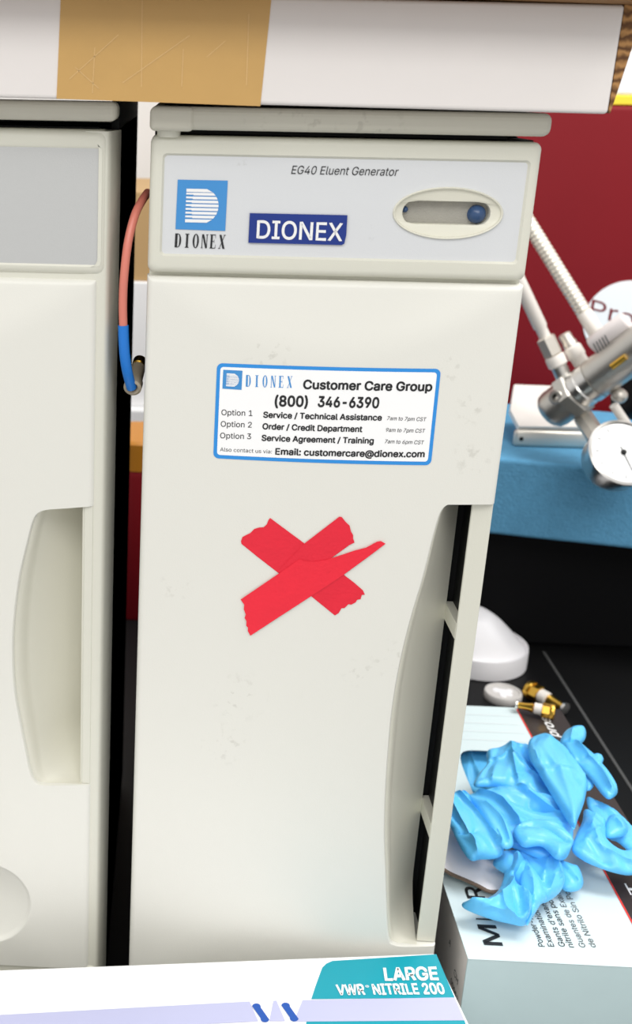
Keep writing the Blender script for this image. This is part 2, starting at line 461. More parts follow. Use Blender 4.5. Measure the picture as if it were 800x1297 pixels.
def frame_panel(mb, x0, x1, z0, z1, ix0, ix1, iz0, iz1, rec, r=.004, ro=.0035, back=.02, y=0.0):
    """rounded bezel with a sunk rectangular field"""
    L = [rrect(x0, x1, z0, z1, r, back+y)]
    for k in range(7):
        a = math.pi/2*k/6; d = ro*(1-math.sin(a)); 
        L.append(rrect(x0+ro-ro*math.cos(a-math.pi/2+math.pi/2) if False else x0+ro*(1-math.cos(a)), x1-ro*(1-math.cos(a)), z0+ro*(1-math.cos(a)), z1-ro*(1-math.cos(a)), r, y+ro*(1-math.sin(a))))
    L.append(rrect(ix0-.0004, ix1+.0004, iz0-.0004, iz1+.0004, .0022, y))
    L.append(rrect(ix0, ix1, iz0, iz1, .0020, y+rec*.4)); L.append(rrect(ix0+.0006, ix1-.0006, iz0+.0006, iz1-.0006, .0018, y+rec))
    mb.loft(L); return mb

# ---- right instrument
inst = thing('lab_instrument', 'tall narrow beige instrument marked with a red tape cross and a customer care sticker', 'laboratory instrument', (.09, .2, ZB))
ch = MB().box(.002, .178, .034, .40, ZB+.01, .002, .002, 2)
ch.box(.002, .166, .0105, .034, -.18, .0034).box(.002, .178, .0105, .034, -.172, .001).box(.002, .178, .0105, .034, ZB+.01, -.458)
ch.build('chassis', M_darkchassis, inst)
for (fx, fy) in ((.02, .04), (.16, .04), (.02, .38), (.16, .38)):
    MB().lathe([(.009, 0), (.010, .002), (.010, .012)], (fx, fy, ZB), (0, 0, 1), 20).build('foot', M_slot, inst)
MB().box(.002, .178, .0, .034, ZB+.012, -.478, .002, 2).build('plinth', M_frame, inst)

MB().box(.0012, .1788, .0060, .03, -.09, -.055).build('front_frame', M_frame, inst)
# lid with its thicker corner over the hinge
lid = MB().box(-.0003, .1812, -.006, .41, .0031, .0132, .0035, 4)
lid.box(-.0003, .020, -.0072, .03, .0024, .0130, .0026, 4)
lid.build('top_lid', M_lid, inst)
MB().lathe([(.0055, 0), (.0055, .006)], (.0085, .004, -.0005), (0, 0, 1), 28).build('hinge_pin', M_frame, inst)
# control panel
pT = [at_y(206, 194, 0), at_y(672, 205.5, 0), at_y(653.5, 335, 0), at_y(204, 322, 0)]
IX0, IX1 = (pT[0].x+pT[3].x)/2, (pT[1].x+pT[2].x)/2
IZ1, IZ0 = (pT[0].z+pT[1].z)/2, (pT[2].z+pT[3].z)/2
REC = .0012
pan = frame_panel(MB(), 0.0003, .18, -.0628, .0004, IX0, IX1, IZ0, IZ1, REC, r=.0035).build('control_panel', M_frame, inst, 40)
# grip opening
g0, g1 = at_y(497.5, 269, 0), at_y(637.5, 271.5, 0); gt, gb = at_y(567, 237, 0), at_y(566, 303.5, 0)
gc = (g0+g1)/2; GX = gc.x; GZ = (gt.z+gb.z)/2; GA = (g1.x-g0.x)/2; GB = (gt.z-gb.z)/2
h0, h1 = at_y(509.5, 268, .002), at_y(621.5, 270, .002)
HX = (h0.x+h1.x)/2; HA = (h1.x-h0.x)/2; HB = (at_y(566, 254, .002).z-at_y(566, 284, .002).z)/2
NG = 96
def ell(a, b, y, cx=GX, cz=GZ): return [Vector((cx+a*math.cos(2*math.pi*k/NG), y, cz+b*math.sin(2*math.pi*k/NG))) for k in range(NG)]
def pill(a, b, y, cx=None):
    cx = HX if cx is None else cx; r = b*.98; out = []
    for k in range(NG):
        t = 2*math.pi*k/NG; dx, dz = math.cos(t), math.sin(t)
        n = 5.0; q = (abs(dx/a)**n+abs(dz/b)**n)**(-1/n)
        # rounded ends: superellipse blended with a stadium
        lo, hi = 0, a*1.5
        for _ in range(30):
            m = (lo+hi)/2; x, z = abs(m*dx), abs(m*dz); ex = max(0, x-(a-r))
            ok = math.hypot(ex, max(0, z-(b-r))) <= r
            lo, hi = (m, hi) if ok else (lo, m)
        out.append(Vector((cx+lo*dx, y, GZ+lo*dz)))
    return out
def rect_loop(x0, x1, z0, z1, y):
    out = []
    for k in range(NG):
        t = 2*math.pi*k/NG; dx, dz = math.cos(t), math.sin(t)
        c = []
        if dx > 1e-9: c.append((x1-GX)/dx)
        if dx < -1e-9: c.append((x0-GX)/dx)
        if dz > 1e-9: c.append((z1-GZ)/dz)
        if dz < -1e-9: c.append((z0-GZ)/dz)
        q = min(c); out.append(Vector((GX+q*dx, y, GZ+q*dz)))
    for (x, z) in ((x0, z0), (x0, z1), (x1, z0), (x1, z1)):
        i = min(range(NG), key=lambda k: (out[k].x-x)**2+(out[k].z-z)**2); out[i] = Vector((x, y, z))
    return out
MB().loft([rect_loop(IX0+.0004, IX1-.0004, IZ0+.0004, IZ1-.0004, REC), ell(GA*.985, GB*.97, REC)]).build('panel_film', M_insert, inst)
MB().loft([ell(GA, GB, REC+.002), ell(GA, GB, REC-.0006), ell(GA*.985, GB*.97, REC-.0012), ell(GA*.965, GB*.935, REC-.0010), ell(GA*.95, GB*.91, REC+.0002),
           [e*.4+p*.6 for e, p in zip(ell(GA*.95, GB*.91, REC+.0002), pill(HA, HB, .0026))], pill(HA, HB, .0026), pill(HA*.992, HB*.97, .0032), pill(HA*.985, HB*.95, .010)]).build('grip_surround', M_grip, inst, 35)
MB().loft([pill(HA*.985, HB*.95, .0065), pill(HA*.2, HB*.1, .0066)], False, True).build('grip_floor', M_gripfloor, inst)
bq = at_y(605, 272, .003)
MB().lathe([(.0001, -.0046), (.0026, -.0038), (.0042, -.0014), (.0044, .002)], (bq.x, .0062, bq.z), (0, 1, 0), 28).build('blue_button', M_bluebutton, inst, 60)
bq = at_y(512, 266, .003)
MB().lathe([(.0001, -.002), (.0012, -.0012), (.0018, .002)], (bq.x+.0008, .0062, bq.z), (0, 1, 0), 20).build('blue_button', M_bluebutton, inst, 60)

ROFF = REC-.0003
def onp(px, py): return at_y(px, py, ROFF)
mb = MB(); mb.add([onp(*q) for q in ((225, 227.5), (288.4, 228.8), (285.1, 292.5), (222.1, 290.3))], [(0, 1, 2, 3)])
lg = mb.build('logo_badge', M_logo, inst)
def logo_bars(mb, c00, c10, c01, conform=lambda q: q):
    """striped D: c00 top left, c10 top right, c01 bottom left of the square"""
    ex, ez = c10-c00, c01-c00; n = 9
    P = lambda u, v: conform(c00+ex*u+ez*v)
    for i in range(n):
        v0 = .175+.69*i/n; v1 = v0+.69/n*(.72 if i not in (0, n-1) else .85)
        def xr(v):
            w = (v-.52)/.345; return .50+.345*math.sqrt(max(0, 1-w*w*.93))
        vm = (v0+v1)/2; steps = 8; k = abs(i-4)
        lx = .185
        top = [(lx+(xr(v0)-lx)*t/steps, v0) for t in range(steps+1)]; bot = [(lx+(xr(v1)-lx)*t/steps, v1) for t in range(steps+1)]
        if 0 < i < n-1:    # left quarter of the bar is thinner, with a step
            s = .34-.012*(4-k)
            mb.add([P(lx, v0+(v1-v0)*.05), P(s, v0+(v1-v0)*.05), P(s, v1-(v1-v0)*.25), P(lx, v1-(v1-v0)*.25)], [(0, 1, 2, 3)])
            top = [(s+(xr(v0)-s)*t/steps, v0) for t in range(steps+1)]; bot = [(s+(xr(v1)-s)*t/steps, v1) for t in range(steps+1)]
            if k < 4:       # inner gap of the letter
                g = .62-.05*max(0, k-1)
                mid = v0+(v1-v0)*(.5 if k else .5)
        vs = [P(*q) for q in top]+[P(*q) for q in bot]
        mb.add(vs, [(t, t+1, steps+2+t, steps+1+t) for t in range(steps)])
O2 = Vector((0, -.0002, 0))
mb = MB(); logo_bars(mb, onp(225, 227.5)+O2, onp(288.4, 228.8)+O2, onp(222.1, 290.3)+O2); mb.build('logo_letter', M_white, lg)
mb = MB(); write_serif(mb, 'DIONEX', onp(221, 313.2), onp(284.6, 315.2), onp(222, 295.6)-onp(221, 313.2), .3); mb.build('printed_name', M_ink, inst)
mb = MB(); L, R = onp(368.5, 220.2), onp(504.3, 222.8); write(mb, 'EG40 Eluent Generator', L, R, onp(368.9, 209.8)-L, .0, .22); mb.build('printed_model_name', M_ink, inst)
# navy embossed tape
q = [at_y(x, y, REC-.0009) for x, y in ((316.3, 270.0), (439.8, 272.7), (438.3, 298), (435.8, 308.5), (432.5, 310.4), (314.4, 307.5))]
et = MB().loft([[p+Vector((0, .0007, 0)) for p in q], q], False, True).build('label_tape', M_navy, inst)
mb = MB(); L, R = at_y(324.5, 301.6, REC-.0011), at_y(433, 305.3, REC-.0011); write(mb, 'DIONEX', L, R, at_y(325.6, 279.2, REC-.0011)-L, .012); mb.build('embossed_lettering', M_white, et)

# door with finger recess
cpx = [(551, 1196.5), (530, 1199), (512.6, 1199), (500.7, 1197), (494.5, 1191), (491.6, 1165), (489.7, 1107), (488, 1059), (489, 1011), (492.5, 954), (498, 897), (508, 839), (522, 782), (536.5, 734), (548.5, 686), (555.7, 660), (560.5, 648), (566, 641.5), (573, 639.2), (600, 638.6), (624, 639)][::-1]
def recess_curve(cpx, x1, n=7):
    w = [on_door(*c) for c in cpx] if x1 > .1 else [at_y(c[0], c[1], 0) for c in cpx]
    sp = spline([(p.x, p.z, 0) for p in w], n); out = []
    zlast = None
    for p in sp:
        z = p.y if zlast is None else min(p.y, zlast-2e-6)
        out.append((min(p.x, x1), z)); zlast = z
    return out
curve = recess_curve(cpx, .18)
door_mesh(0.0003, .18, -.0647, -.478, SURF, curve).build('door', M_beige, inst, 35)
XS = .1693
scoop_mesh([(min(x, XS), z) for x, z in curve], XS, .030, SURF).build('handle_recess', M_recess, inst, 50)
MB().box(.150, .1796, .008, .03, curve[0][1]-.0002, curve[0][1]+.003).build('recess_ceiling', M_recess, inst)
zt, zb = curve[0][1], curve[-1][1]
fl = MB().box(XS, .18, .003, .005, zb+.0005, zt, .0006, 2).box(.1785, .18, .004, .034, zb, zt)
for (a, b) in ((-.2440, -.2532), (-.3690, -.3782)): fl.box(XS-.0002, .179, .0045, .033, b, a)
fl.box(XS-.0002, .179, .0045, .033, zb-.004, -.4525)
fl.build('vent_column', M_frame, inst)
MB().box(.1735, .1784, .0055, .0335, zb, zt).build('vent_shade_block', M_slot, inst)  # solid dark block, shade of the hollow vents put into its colour

# customer care sticker (lies on the door)
def door_off(off): return lambda q: Vector((q.x, SURF(q.x, q.z)-off, q.z))
def conform_patch(pxs, off, sp=.004, thick=.00012):
    w = [on_door(*p) for p in pxs]; V, FS, P = patch([(p.x, p.z) for p in w], sp, 0.0)
    return MB().add([(x, SURF(x, z)-off, z) for x, z in V], FS)
SQ = [Vector(v) for v in ((274.7, 459.8), (558.2, 467.2), (545.4, 589.3), (269.8, 580.3))]
def sticker_outline(ins, r):
    c = sum(SQ, Vector((0, 0)))/4; pts = []
    for i in range(4):
        p, a, b = SQ[i], SQ[i-1], SQ[(i+1) % 4]
        ea, eb = (a-p).normalized(), (b-p).normalized()
        q = p+(ea+eb)*ins
        for k in range(6):
            t = math.pi/2*k/5; pts.append(q+ea*r*(1-math.sin(t))+eb*r*(1-math.cos(t)))
    return pts
st = conform_patch(sticker_outline(0, 7), .0002).build('care_sticker', M_stickerb, inst)
conform_patch(sticker_outline(4.6, 4), .0003).build('sticker_field', M_stickerw, st)
def zp(x, y): return (250+x/2.424, 440+y/2.424)
cf = door_off(.00042)
def stick_text(mb, s, l, r, hh, bold=.0, shear=0.0):
    L, R = on_door(*zp(*l)), on_door(*zp(*r)); a = zp(*l); d = (R-L)
    up = Vector((-d.z, 0, d.x)).normalized()*(hh/2.424)*((L-CAM).dot(FW)/F)
    write(mb, s, L, R, up, bold, shear, conform=cf)
mb = MB(); B = .028
stick_text(mb, 'Customer Care Group', (323, 126), (719, 133), 27, B)
stick_text(mb, '(800)', (236, 179), (338, 181), 32, B); stick_text(mb, '346-6390', (368, 181), (556, 185), 32, B)
for i, (a, b, c) in enumerate((('Service / Technical Assistance', '7am to 7pm CST', 565), ('Order / Credit Department', '9am to 7pm CST', 505), ('Service Agreement / Training', '7am to 6pm CST', 540))):
    y = 207+35.5*i; x = 73-2*i
    stick_text(mb, 'Option %d' % (i+1), (x, y), (x+95, y+3), 17.5, .004)
    stick_text(mb, a, (201-2.5*i, y+7.5), (c, y+16.5), 18, B)
    stick_text(mb, b, (581-3.5*i, y+15.5), (701-3.5*i, y+19), 12, .004, .15)
stick_text(mb, 'Also contact us via:', (69, 318), (228, 325), 12, .0)
stick_text(mb, 'Email: customercare@dionex.com', (238, 328), (696, 336), 20, B)
mb.build('sticker_text', M_ink, st)
mb = MB(); w = [cf(on_door(*zp(*p))) for p in ((79, 68), (138, 71), (135, 130), (76, 126))]; mb.add(w, [(0, 1, 2, 3)]); sb = mb
L, R = on_door(*zp(148, 120)), on_door(*zp(290, 124)); write_serif(sb, 'DIONEX', L, R, on_door(*zp(149, 84))-L, .55, conform=cf)
sb.build('sticker_logo', M_logo, st)
mb = MB(); logo_bars(mb, on_door(*zp(79, 68)), on_door(*zp(138, 71)), on_door(*zp(76, 126)), conform=door_off(.0006)); mb.build('sticker_logo_letter', M_stickerw, st)

# red tape cross, three torn strips
def tp(x, y): return (280+x/3.333, 630+y/3.333)
def ragged(pts, amp=2.2, seed=1):
    rnd = random.Random(seed); return [tp(x+rnd.uniform(-amp, amp), y+rnd.uniform(-amp, amp)) for x, y in pts]
t1 = [(207, 85), (345, 190), (512, 322), (560, 358), (598, 392), (605, 410), (592, 412), (588, 428), (574, 430), (566, 443), (549, 452), (536, 450), (521, 466), (508, 468), (496, 487), (480, 498), (375, 412), (240, 318), (150, 248), (85, 196), (82, 183), (91, 166), (104, 158), (121, 150), (139, 132), (160, 126), (178, 124), (192, 113), (200, 96)]
t2 = [(235, 312), (350, 195), (497, 79), (508, 82), (522, 99), (534, 112), (541, 117), (546, 140), (555, 158), (556, 172), (563, 190), (540, 200), (500, 228), (420, 285), (340, 330)]
t3 = [(82, 428), (330, 258), (350, 266), (388, 268), (440, 262), (500, 242), (560, 222), (610, 210), (655, 184), (672, 181), (692, 194), (640, 232), (515, 326), (375, 416), (240, 503), (122, 580), (112, 560), (113, 546), (104, 540), (107, 520), (97, 506), (103, 492), (95, 470), (97, 450)]
def tape_strip(pts, off, mm, seed):
    mb = conform_patch(ragged(pts, 1.2, seed), off, .003)
    n = len(mb.v); return mb.build('tape_strip', mm, inst)
tape_strip(t1, .00035, M_redtape2, 1); tape_strip(t2, .0006, M_redtape2, 2); tape_strip(t3, .0009, M_redtape, 3)

# ---- left instrument
DX1 = -.0238
LX0, LXF, LX1 = -.205, -.0202, -.0148
inst2 = thing('lab_instrument', 'beige instrument with a plain grey panel and round dish, cut off by the left edge', 'laboratory instrument', (-.11, .2, ZB))
MB().box(LX0+.004, LX1-.001, .036, .30, ZB+.01, .0040, .002, 2).box(LX1-.0045, LX1-.001, .024, .30, ZB+.01, .0148).box(LX0+.004, -.0245, .010, .036, -.16, .003).box(LX0+.004, -.0245, .010, .036, ZB+.01, -.37).build('chassis', M_darkchassis, inst2)
for (fx, fy) in ((-.19, .04), (-.03, .04), (-.19, .28), (-.03, .28)):
    MB().lathe([(.009, 0), (.010, .002), (.010, .012)], (fx, fy, ZB), (0, 0, 1), 20).build('foot', M_slot, inst2)
MB().box(LX0, LX1-.0006, -.005, .022, .0060, .0147, .0032, 4).build('top_lid', M_lid, inst2)
def bezel_strip():
    prof = [(-.030, .0016), (-.0245, .0014), (-.0205, .0014), (-.0193, .0022), (-.0181, .007), (-.0166, .016), (LX1, .029), (LX1, .03), (-.030, .03)]
    top = [Vector((x, y, .0015)) for x, y in prof]; lo = [Vector((x, y, ZB+.012)) for x, y in prof]
    return MB().loft([top, lo], True, True)
MB().box(LX0+.006, DX1+.002, .0018, .03, -.085, -.055).build('front_frame', M_frame, inst2)
bezel_strip().build('side_bezel', M_frame, inst2, 45)
p2 = [at_y(128, 187, 0), at_y(127, 337, 0)]
i1 = (p2[0].x+p2[1].x)/2; iz1, iz0 = p2[0].z, p2[1].z
frame_panel(MB(), LX0, LXF+.0008, -.0655, .0022, LX0+.02, i1, iz0, iz1, .0005, r=.004, ro=.0045).build('control_panel', M_frame, inst2, 40)
MB().loft([rrect(LX0+.0202, i1-.0003, iz0+.0003, iz1-.0003, .0024, .0004)], True).build('panel_film', M_insert2, inst2)
SURF2 = door_profile(LX0+.006, DX1, -.0668, -.500, .0060, .17, .085)
c2 = [(119, 641.5), (90, 642.5), (64, 643.5), (52, 647), (44.5, 656.5), (37, 684), (27, 728), (20.7, 777), (18.7, 817), (20.7, 866), (27, 906), (34.5, 945), (39.5, 970), (45.4, 985), (56.7, 991.2), (90, 992), (116, 992)]
curve2 = recess_curve(c2, DX1)
dc = at_y(-22, 1138, 0); dR = at_y(40, 1138, 0).x-dc.x
door_mesh(LX0+.006, DX1, -.0670, -.478, SURF2, curve2, dish=(dc.x, dc.z, dR, .010), fine=True).build('door', M_beige, inst2, 30)
XS2 = -.0292
scoop_mesh([(min(x, XS2), z) for x, z in curve2], XS2, .030, SURF2).build('handle_recess', M_recess, inst2, 50)
MB().box(XS2, -.0245, .0008, .032, curve2[-1][1], curve2[0][1]+.0002, .0006, 2).build('vent_column', M_frame, inst2)
MB().box(-.062, -.0245, .002, .032, curve2[0][1]-.0002, curve2[0][1]+.003).build('recess_ceiling', M_recess, inst2)
MB().box(LX0, LXF, .0, .034, ZB+.012, -.478, .002, 2).build('plinth', M_frame, inst2)

# ------------------------------------------------------------------ carton on top of the instruments
ct = thing('cardboard_carton', 'white cardboard carton sealed with brown tape lying across both instruments', 'box', (0, .15, .0138))
TL = Matrix.Translation((.2, 0, .0136)) @ Matrix.Rotation(.0082, 4, 'Y') @ Matrix.Translation((-.2, 0, -.0136))
MB().box(-.36, .2, -.02, .36, .0136, .0576, .0016, 3, TL).build('carton_body', M_carton, ct)
MB().box(-.36, .2085, -.042, .37, .0578, .0618, .0006, 1, TL @ Matrix.Translation((.2, 0, .058)) @ Matrix.Rotation(.010, 4, 'Y') @ Matrix.Translation((-.2, 0, -.058))).build('top_flap', M_brown, ct)
sf = MB(); prof = [(.2002, .0142), (.2010, .0139), (.2092, .0575), (.2003, .0577)]
sf.loft([[Vector((x, -.0195, z)) for x, z in prof], [Vector((x, .34, z)) for x, z in prof]], True, True)
m = M_brown.copy(); m.name = 'corrugated_edge'; nt = m.node_tree; b = nt.nodes['Principled BSDF']
wv = nt.nodes.new('ShaderNodeTexWave'); wv.inputs['Scale'].default_value = 70; wv.bands_direction = 'Z'; wv.inputs['Distortion'].default_value = 4; wv.inputs['Detail Scale'].default_value = 3
tc = nt.nodes.new('ShaderNodeTexCoord'); nt.links.new(tc.outputs['Object'], wv.inputs['Vector'])
mx = nt.nodes.new('ShaderNodeMix'); mx.data_type = 'RGBA'; mx.inputs[6].default_value = rgb(92, 58, 28); mx.inputs[7].default_value = rgb(176, 130, 78)
nt.links.new(wv.outputs['Fac'], mx.inputs[0]); nt.links.new(mx.outputs[2], b.inputs['Base Color'])
sf.build('corrugated_side_flap', m, ct)
def onc(px, py, d=.0003): return at_y(px, py, -.02-d)
mb = MB(); tq = [onc(77, -6), onc(344, -6), onc(329.5, 134.5), onc(71.5, 125.0)]
mb.loft([[p+Vector((0, .0003, 0)) for p in tq], tq], True, True)
bt1, bt2 = tq[3], tq[2]
tpe = mb.build('brown_tape', M_kraft, ct)
mb = MB()
for a, b in (((88, 100), (150, 44)), ((155, 105), (240, 45)), ((262, 72), (285, 52)), ((180, 0), (179, 110)), ((95, 85), (125, 112)), ((315, 18), (312, 108)), ((232, 62), (230, 110)), ((120, 60), (117, 118))):
    A, Bp = onc(*a, .0005), onc(*b, .0005); n = (Bp-A).cross(Vector((0, 1, 0))).normalized()*.00016
    mb.add([A-n, Bp-n, Bp+n, A+n], [(0, 1, 2, 3)])
mb.build('tape_crease', M_crease, tpe)

# ------------------------------------------------------------------ tubing in the gap
tb = thing('tubing', 'pink tube with a blue sleeve curving down the gap between the instruments', 'tube', tuple(at_y(168, 490, .012)))
pth = spline([at_y(187, 244, .03), at_y(180, 254, .022), at_y(171, 272, .014), at_y(162.5, 305, .008), at_y(157.5, 345, .005), at_y(155.6, 380, .005), at_y(156, 412, .005), at_y(157.5, 445, .005), at_y(161, 470, .007), at_y(166.5, 491, .012)], 10)
cut = [i for i, p in enumerate(pth) if p.z < at_y(156, 409, .005).z][0]
MB().tube(pth[:cut+2], .0021, 16).build('pink_tube', M_pink, tb, 60)
MB().tube(pth[cut:], .00265, 16).build('blue_sleeve', M_bluesl, tb, 60)
rc = at_y(168, 490, .012)
fa = (at_y(176, 462, .032)-rc).normalized()
MB().lathe([(.0024, .004), (.0024, -.0004), (.0034, -.0016), (.0046, -.0008), (.0047, .004), (.0040, .006), (.0038, .018), (.0026, .019), (.0024, .004)], rc, fa, 36).build('fitting', M_fit, tb, 35)
MB().lathe([(.0024, .019), (.0036, .020), (.0036, .025), (.002, .026)], rc, fa, 24).build('ferrule', M_brass, tb, 35)

# ------------------------------------------------------------------ things standing behind
def carton(name, label, x0, x1, y0, y1, z0, z1, m, cat='box'):
    t = thing(name, label, cat, ((x0+x1)/2, (y0+y1)/2, z0))
    MB().box(x0, x1, y0, y1, z0, z1, .002, 2).build('carton_body', m, t); return t
yb = .62
zz = lambda py: at_y(176, py, yb).z
xg = at_y(178, 500, yb).x
bo = thing('canister', 'dark red canister with an amber lid seen through the gap between the instruments', 'canister', (xg, yb+.05, ZB))
MB().lathe([(.044, 0), (.046, .004), (.046, zz(600)-ZB-.006), (.043, zz(600)-ZB)], (xg, yb+.05, ZB), (0, 0, 1), 40).build('canister_body', M_maroon, bo, 40)
MB().lathe([(.044, 0), (.044, zz(563)-zz(600)-.003), (.041, zz(563)-zz(600))], (xg, yb+.05, zz(600)), (0, 0, 1), 40).build('lid', M_amber, bo, 40)
sh = thing('wall_shelf', 'white wall shelf behind the gap between the two instruments', 'shelf', (xg, 1.0, zz(563)))
y2 = .95; z2 = lambda py: at_y(178, py, y2).z
MB().box(-.30, .30, y2-.02, 1.30, z2(515)-.02, z2(515), .002, 2).build('shelf_board', M_white, sh)
for bx in (-.24, .24): MB().box(bx-.008, bx+.008, 1.06, 1.30, z2(515)-.10, z2(515)-.0201).build('bracket', M_white, sh)
carton('carton', 'white carton on the wall shelf glimpsed through the gap', xg-.10, xg+.10, y2, 1.2, z2(515), z2(357), M_white)
carton('carton', 'tan cardboard carton stacked on the white carton behind the gap', xg-.09, xg+.09, y2+.005, 1.18, z2(357), z2(243), M_tan)

mc = thing('equipment_cabinet', 'dark red painted cabinet standing behind the pressure regulator', 'cabinet', (.55, 1.0, ZB))
YM = .815
mz = at_y(780, 133, YM).z
MB().box(.20, .95, YM, 1.25, ZB+.0007, mz, .006, 3).build('cabinet_body', M_maroon, mc, 40)
sc_ = at_y(793, 405, YM-.001)
dsk = MB(); n = 64; a0, b0 = (sc_.x-at_y(738, 405, YM).x), (at_y(793, 355, YM).z-sc_.z)
ring = [Vector((sc_.x+a0*math.cos(2*math.pi*k/n), YM-.0012, sc_.z+b0*math.sin(2*math.pi*k/n))) for k in range(n)]
dsk.loft([[p+Vector((0, .001, 0)) for p in ring], ring], False, True)
ds = dsk.build('round_sticker', M_gauge, mc)
mb = MB(); L, R = at_y(746, 399, YM-.0016), at_y(801, 414, YM-.0016); write(mb, 'Pro', L, R, at_y(750, 379, YM-.0016)-L, 0)
mb.build('printed_text', M_maroon, ds)
bd = thing('binder', 'white binder with a yellow edge lying on the dark red cabinet', 'binder', (.6, YM+.1, mz))
MB().box(.40, .85, YM+.004, YM+.3, mz+.010, mz+.055, .003, 2).build('cover', M_white, bd)
MB().box(.40, .85, YM+.002, YM+.3, mz, mz+.010, .001, 1).build('yellow_edge', M_yellow, bd)

# black case that carries the foam block
YC = .600
ztopc = -.402
tag(MB().box(.25, .95, YC, .81, ZB, ztopc, .004, 2).build('equipment_case', M_case), 'black case standing on the bench under the blue foam block', 'case')
# blue foam block, turned a little
A = at_z(624, 677, ztopc); Bq = at_z(800, 696, ztopc); ez = (Bq-A); ez.z = 0; ez.normalize(); nb_ = Vector((-ez.y, ez.x, 0))
zfoam = at_y(686, 588, ((A+Bq)/2).y).z
o0 = A-ez*.09
fm = MB(); Lx, Ly = .40, .235
tag(MB().box(0, Lx, 0, Ly, 0, zfoam-ztopc, .004, 3, Matrix(((ez.x, nb_.x, 0, o0.x), (ez.y, nb_.y, 0, o0.y), (0, 0, 1, ztopc), (0, 0, 0, 1)))).build('foam_block', M_bluefoam), 'blue foam block under the steel pressure regulator', 'foam block')

# ------------------------------------------------------------------ pressure regulator
YR = .57
zr = zfoam
rg = thing('pressure_regulator', 'steel pressure regulator with gauge and braided hose lying on the blue foam block', 'regulator', tuple(Vector((at_z(700, 560, zr).x, at_z(700, 560, zr).y, zr))))
def rp(px, py, dy=0.0): return at_y(px, py, YR+dy)
S = (rp(700, 520)-CAM).dot(FW)/F                         # metres per pixel at the regulator
# bracket: lip in front, plate above running back
q0 = at_z(651, 566, zr); q1 = at_z(742, 567, zr)
lipz = at_y(690, 546, q0.y).z
MB().box(q0.x-.001, q1.x+.03, q0.y, q0.y+.008, zr, lipz, .0038, 3).build('bracket_lip', M_bracket, rg, 40)
hp = at_y(660, 556, q0.y-.0002)
MB().lathe([(.0022, -.0001), (.0022, .0006)], (hp.x, q0.y-.0003, hp.z), (0, 1, 0), 20).build('bolt_hole', M_slot, rg)
ypf, ypb = q0.y+.002, q0.y+.075
pl = [at_y(646, 519, ypf+.03), at_y(657, 540, ypf), at_y(745, 541, ypf), at_y(738, 490, ypb), at_y(651, 487, ypb)]
MB().loft([[p+Vector((0, .004, -.005)) for p in pl], pl], True, True).build('bracket_plate', M_whiteplate, rg)
# main body along a tilted axis
a0 = rp(703, 517, .0); a1 = rp(800, 446, -.040); ax = (a1-a0).normalized(); KF = (a1-a0).length/S/124
def k(*pr): return [(r*S, t*S) for r, t in pr]
def kx(*pr): return [(r*S, t*S*KF) for r, t in pr]
MB().lathe(kx((12, -15), (19, -12), (23.5, -7), (25, 0), (25, 22), (24, 23)), a0, ax, 56).build('valve_body', M_steel, rg, 35)
MB().lathe(kx((26, 21), (30, 23), (30, 37), (26, 39)), a0, ax, sides=6).build('hex_nut', M_steel, rg)
MB().lathe(kx((22, 38), (24.5, 40), (24.5, 50), (23, 52), (23, 54), (25.5, 55), (25.5, 66), (23, 67)), a0, ax, 56).build('collar', M_chrome, rg, 30)
MB().lathe(kx((23, 66), (25.5, 68), (25.5, 160), (22, 164)), a0, ax, 56).build('adjusting_knob', M_steel, rg, 35)
wn = rp(796, 455, -.040)
side = (CAM-wn).normalized(); side = (side-ax*side.dot(ax)).normalized()
wc = a0+ax*(114*S*KF)+side*(25.0*S)
lat = ax.cross(side)
win = [wc+ax*(8*S*math.cos(t*math.pi/12)*1.9)+lat*(9*S*math.sin(t*math.pi/12))-side*(abs(9*math.sin(t*math.pi/12))**2/56*S) for t in range(24)]
MB().loft([[p-side*.001 for p in win], win], False, True).build('knob_window', M_slot, rg)
MB().tube([wc-ax*(10*S)+side*.0008, wc+ax*(10*S)+side*.0008], 4*S, 14).build('brass_stem', M_brass, rg, 50)
# port boss with bore, towards the camera
pb = rp(703.5, 503, -.020)
pd = (CAM-pb).normalized()*.8+Vector((-.35, 0, .0)); pd.normalize()
MB().lathe(k((9, -10), (9, 0), (7.5, 2), (4.5, 2), (4, -4)), pb, pd, 28).build('port', M_steel, rg, 40)
MB().lathe(k((4.1, -3.5), (4.1, -3)), pb, pd, 20).build('port_bore', M_slot, rg)
# inlet pipe with its nut, and the second stub
u0, u1 = rp(655, 352, .02), rp(712, 474, .0); ux = (u1-u0).normalized(); ul = (u1-u0).length/S
MB().lathe(k((8.5, -130), (8.5, ul-66), (7, ul-64), (7, ul-48)), u0, ux, 28).build('inlet_pipe', M_sleeve, rg, 40)
MB().lathe(k((9, ul-52), (12, ul-50), (12, ul-28), (9, ul-26)), u0, ux, sides=6).build('inlet_nut', M_bracket, rg)
MB().lathe(k((11, ul-26), (12, ul-24), (12, ul-13), (10, ul-11)), u0, ux, 28).build('inlet_collar', M_sleeve, rg, 40)
MB().lathe(k((9.5, ul-11), (9.5, ul+18)), u0, ux, 28).build('inlet_end', M_steel, rg, 40)
v0, v1 = rp(714, 424, .012), rp(740, 466, .0); vx = (v1-v0).normalized()
MB().lathe(k((5, -2), (8, 0), (8, 10), (9, 12), (9, 17)), v0, vx, 28).build('stub_tip', M_bracket, rg, 40)
MB().lathe(k((9, 17), (11, 19), (11, 31), (9.5, 33), (9.5, 52)), v0, vx, 28).build('stub_collar', M_sleeve, rg, 40)
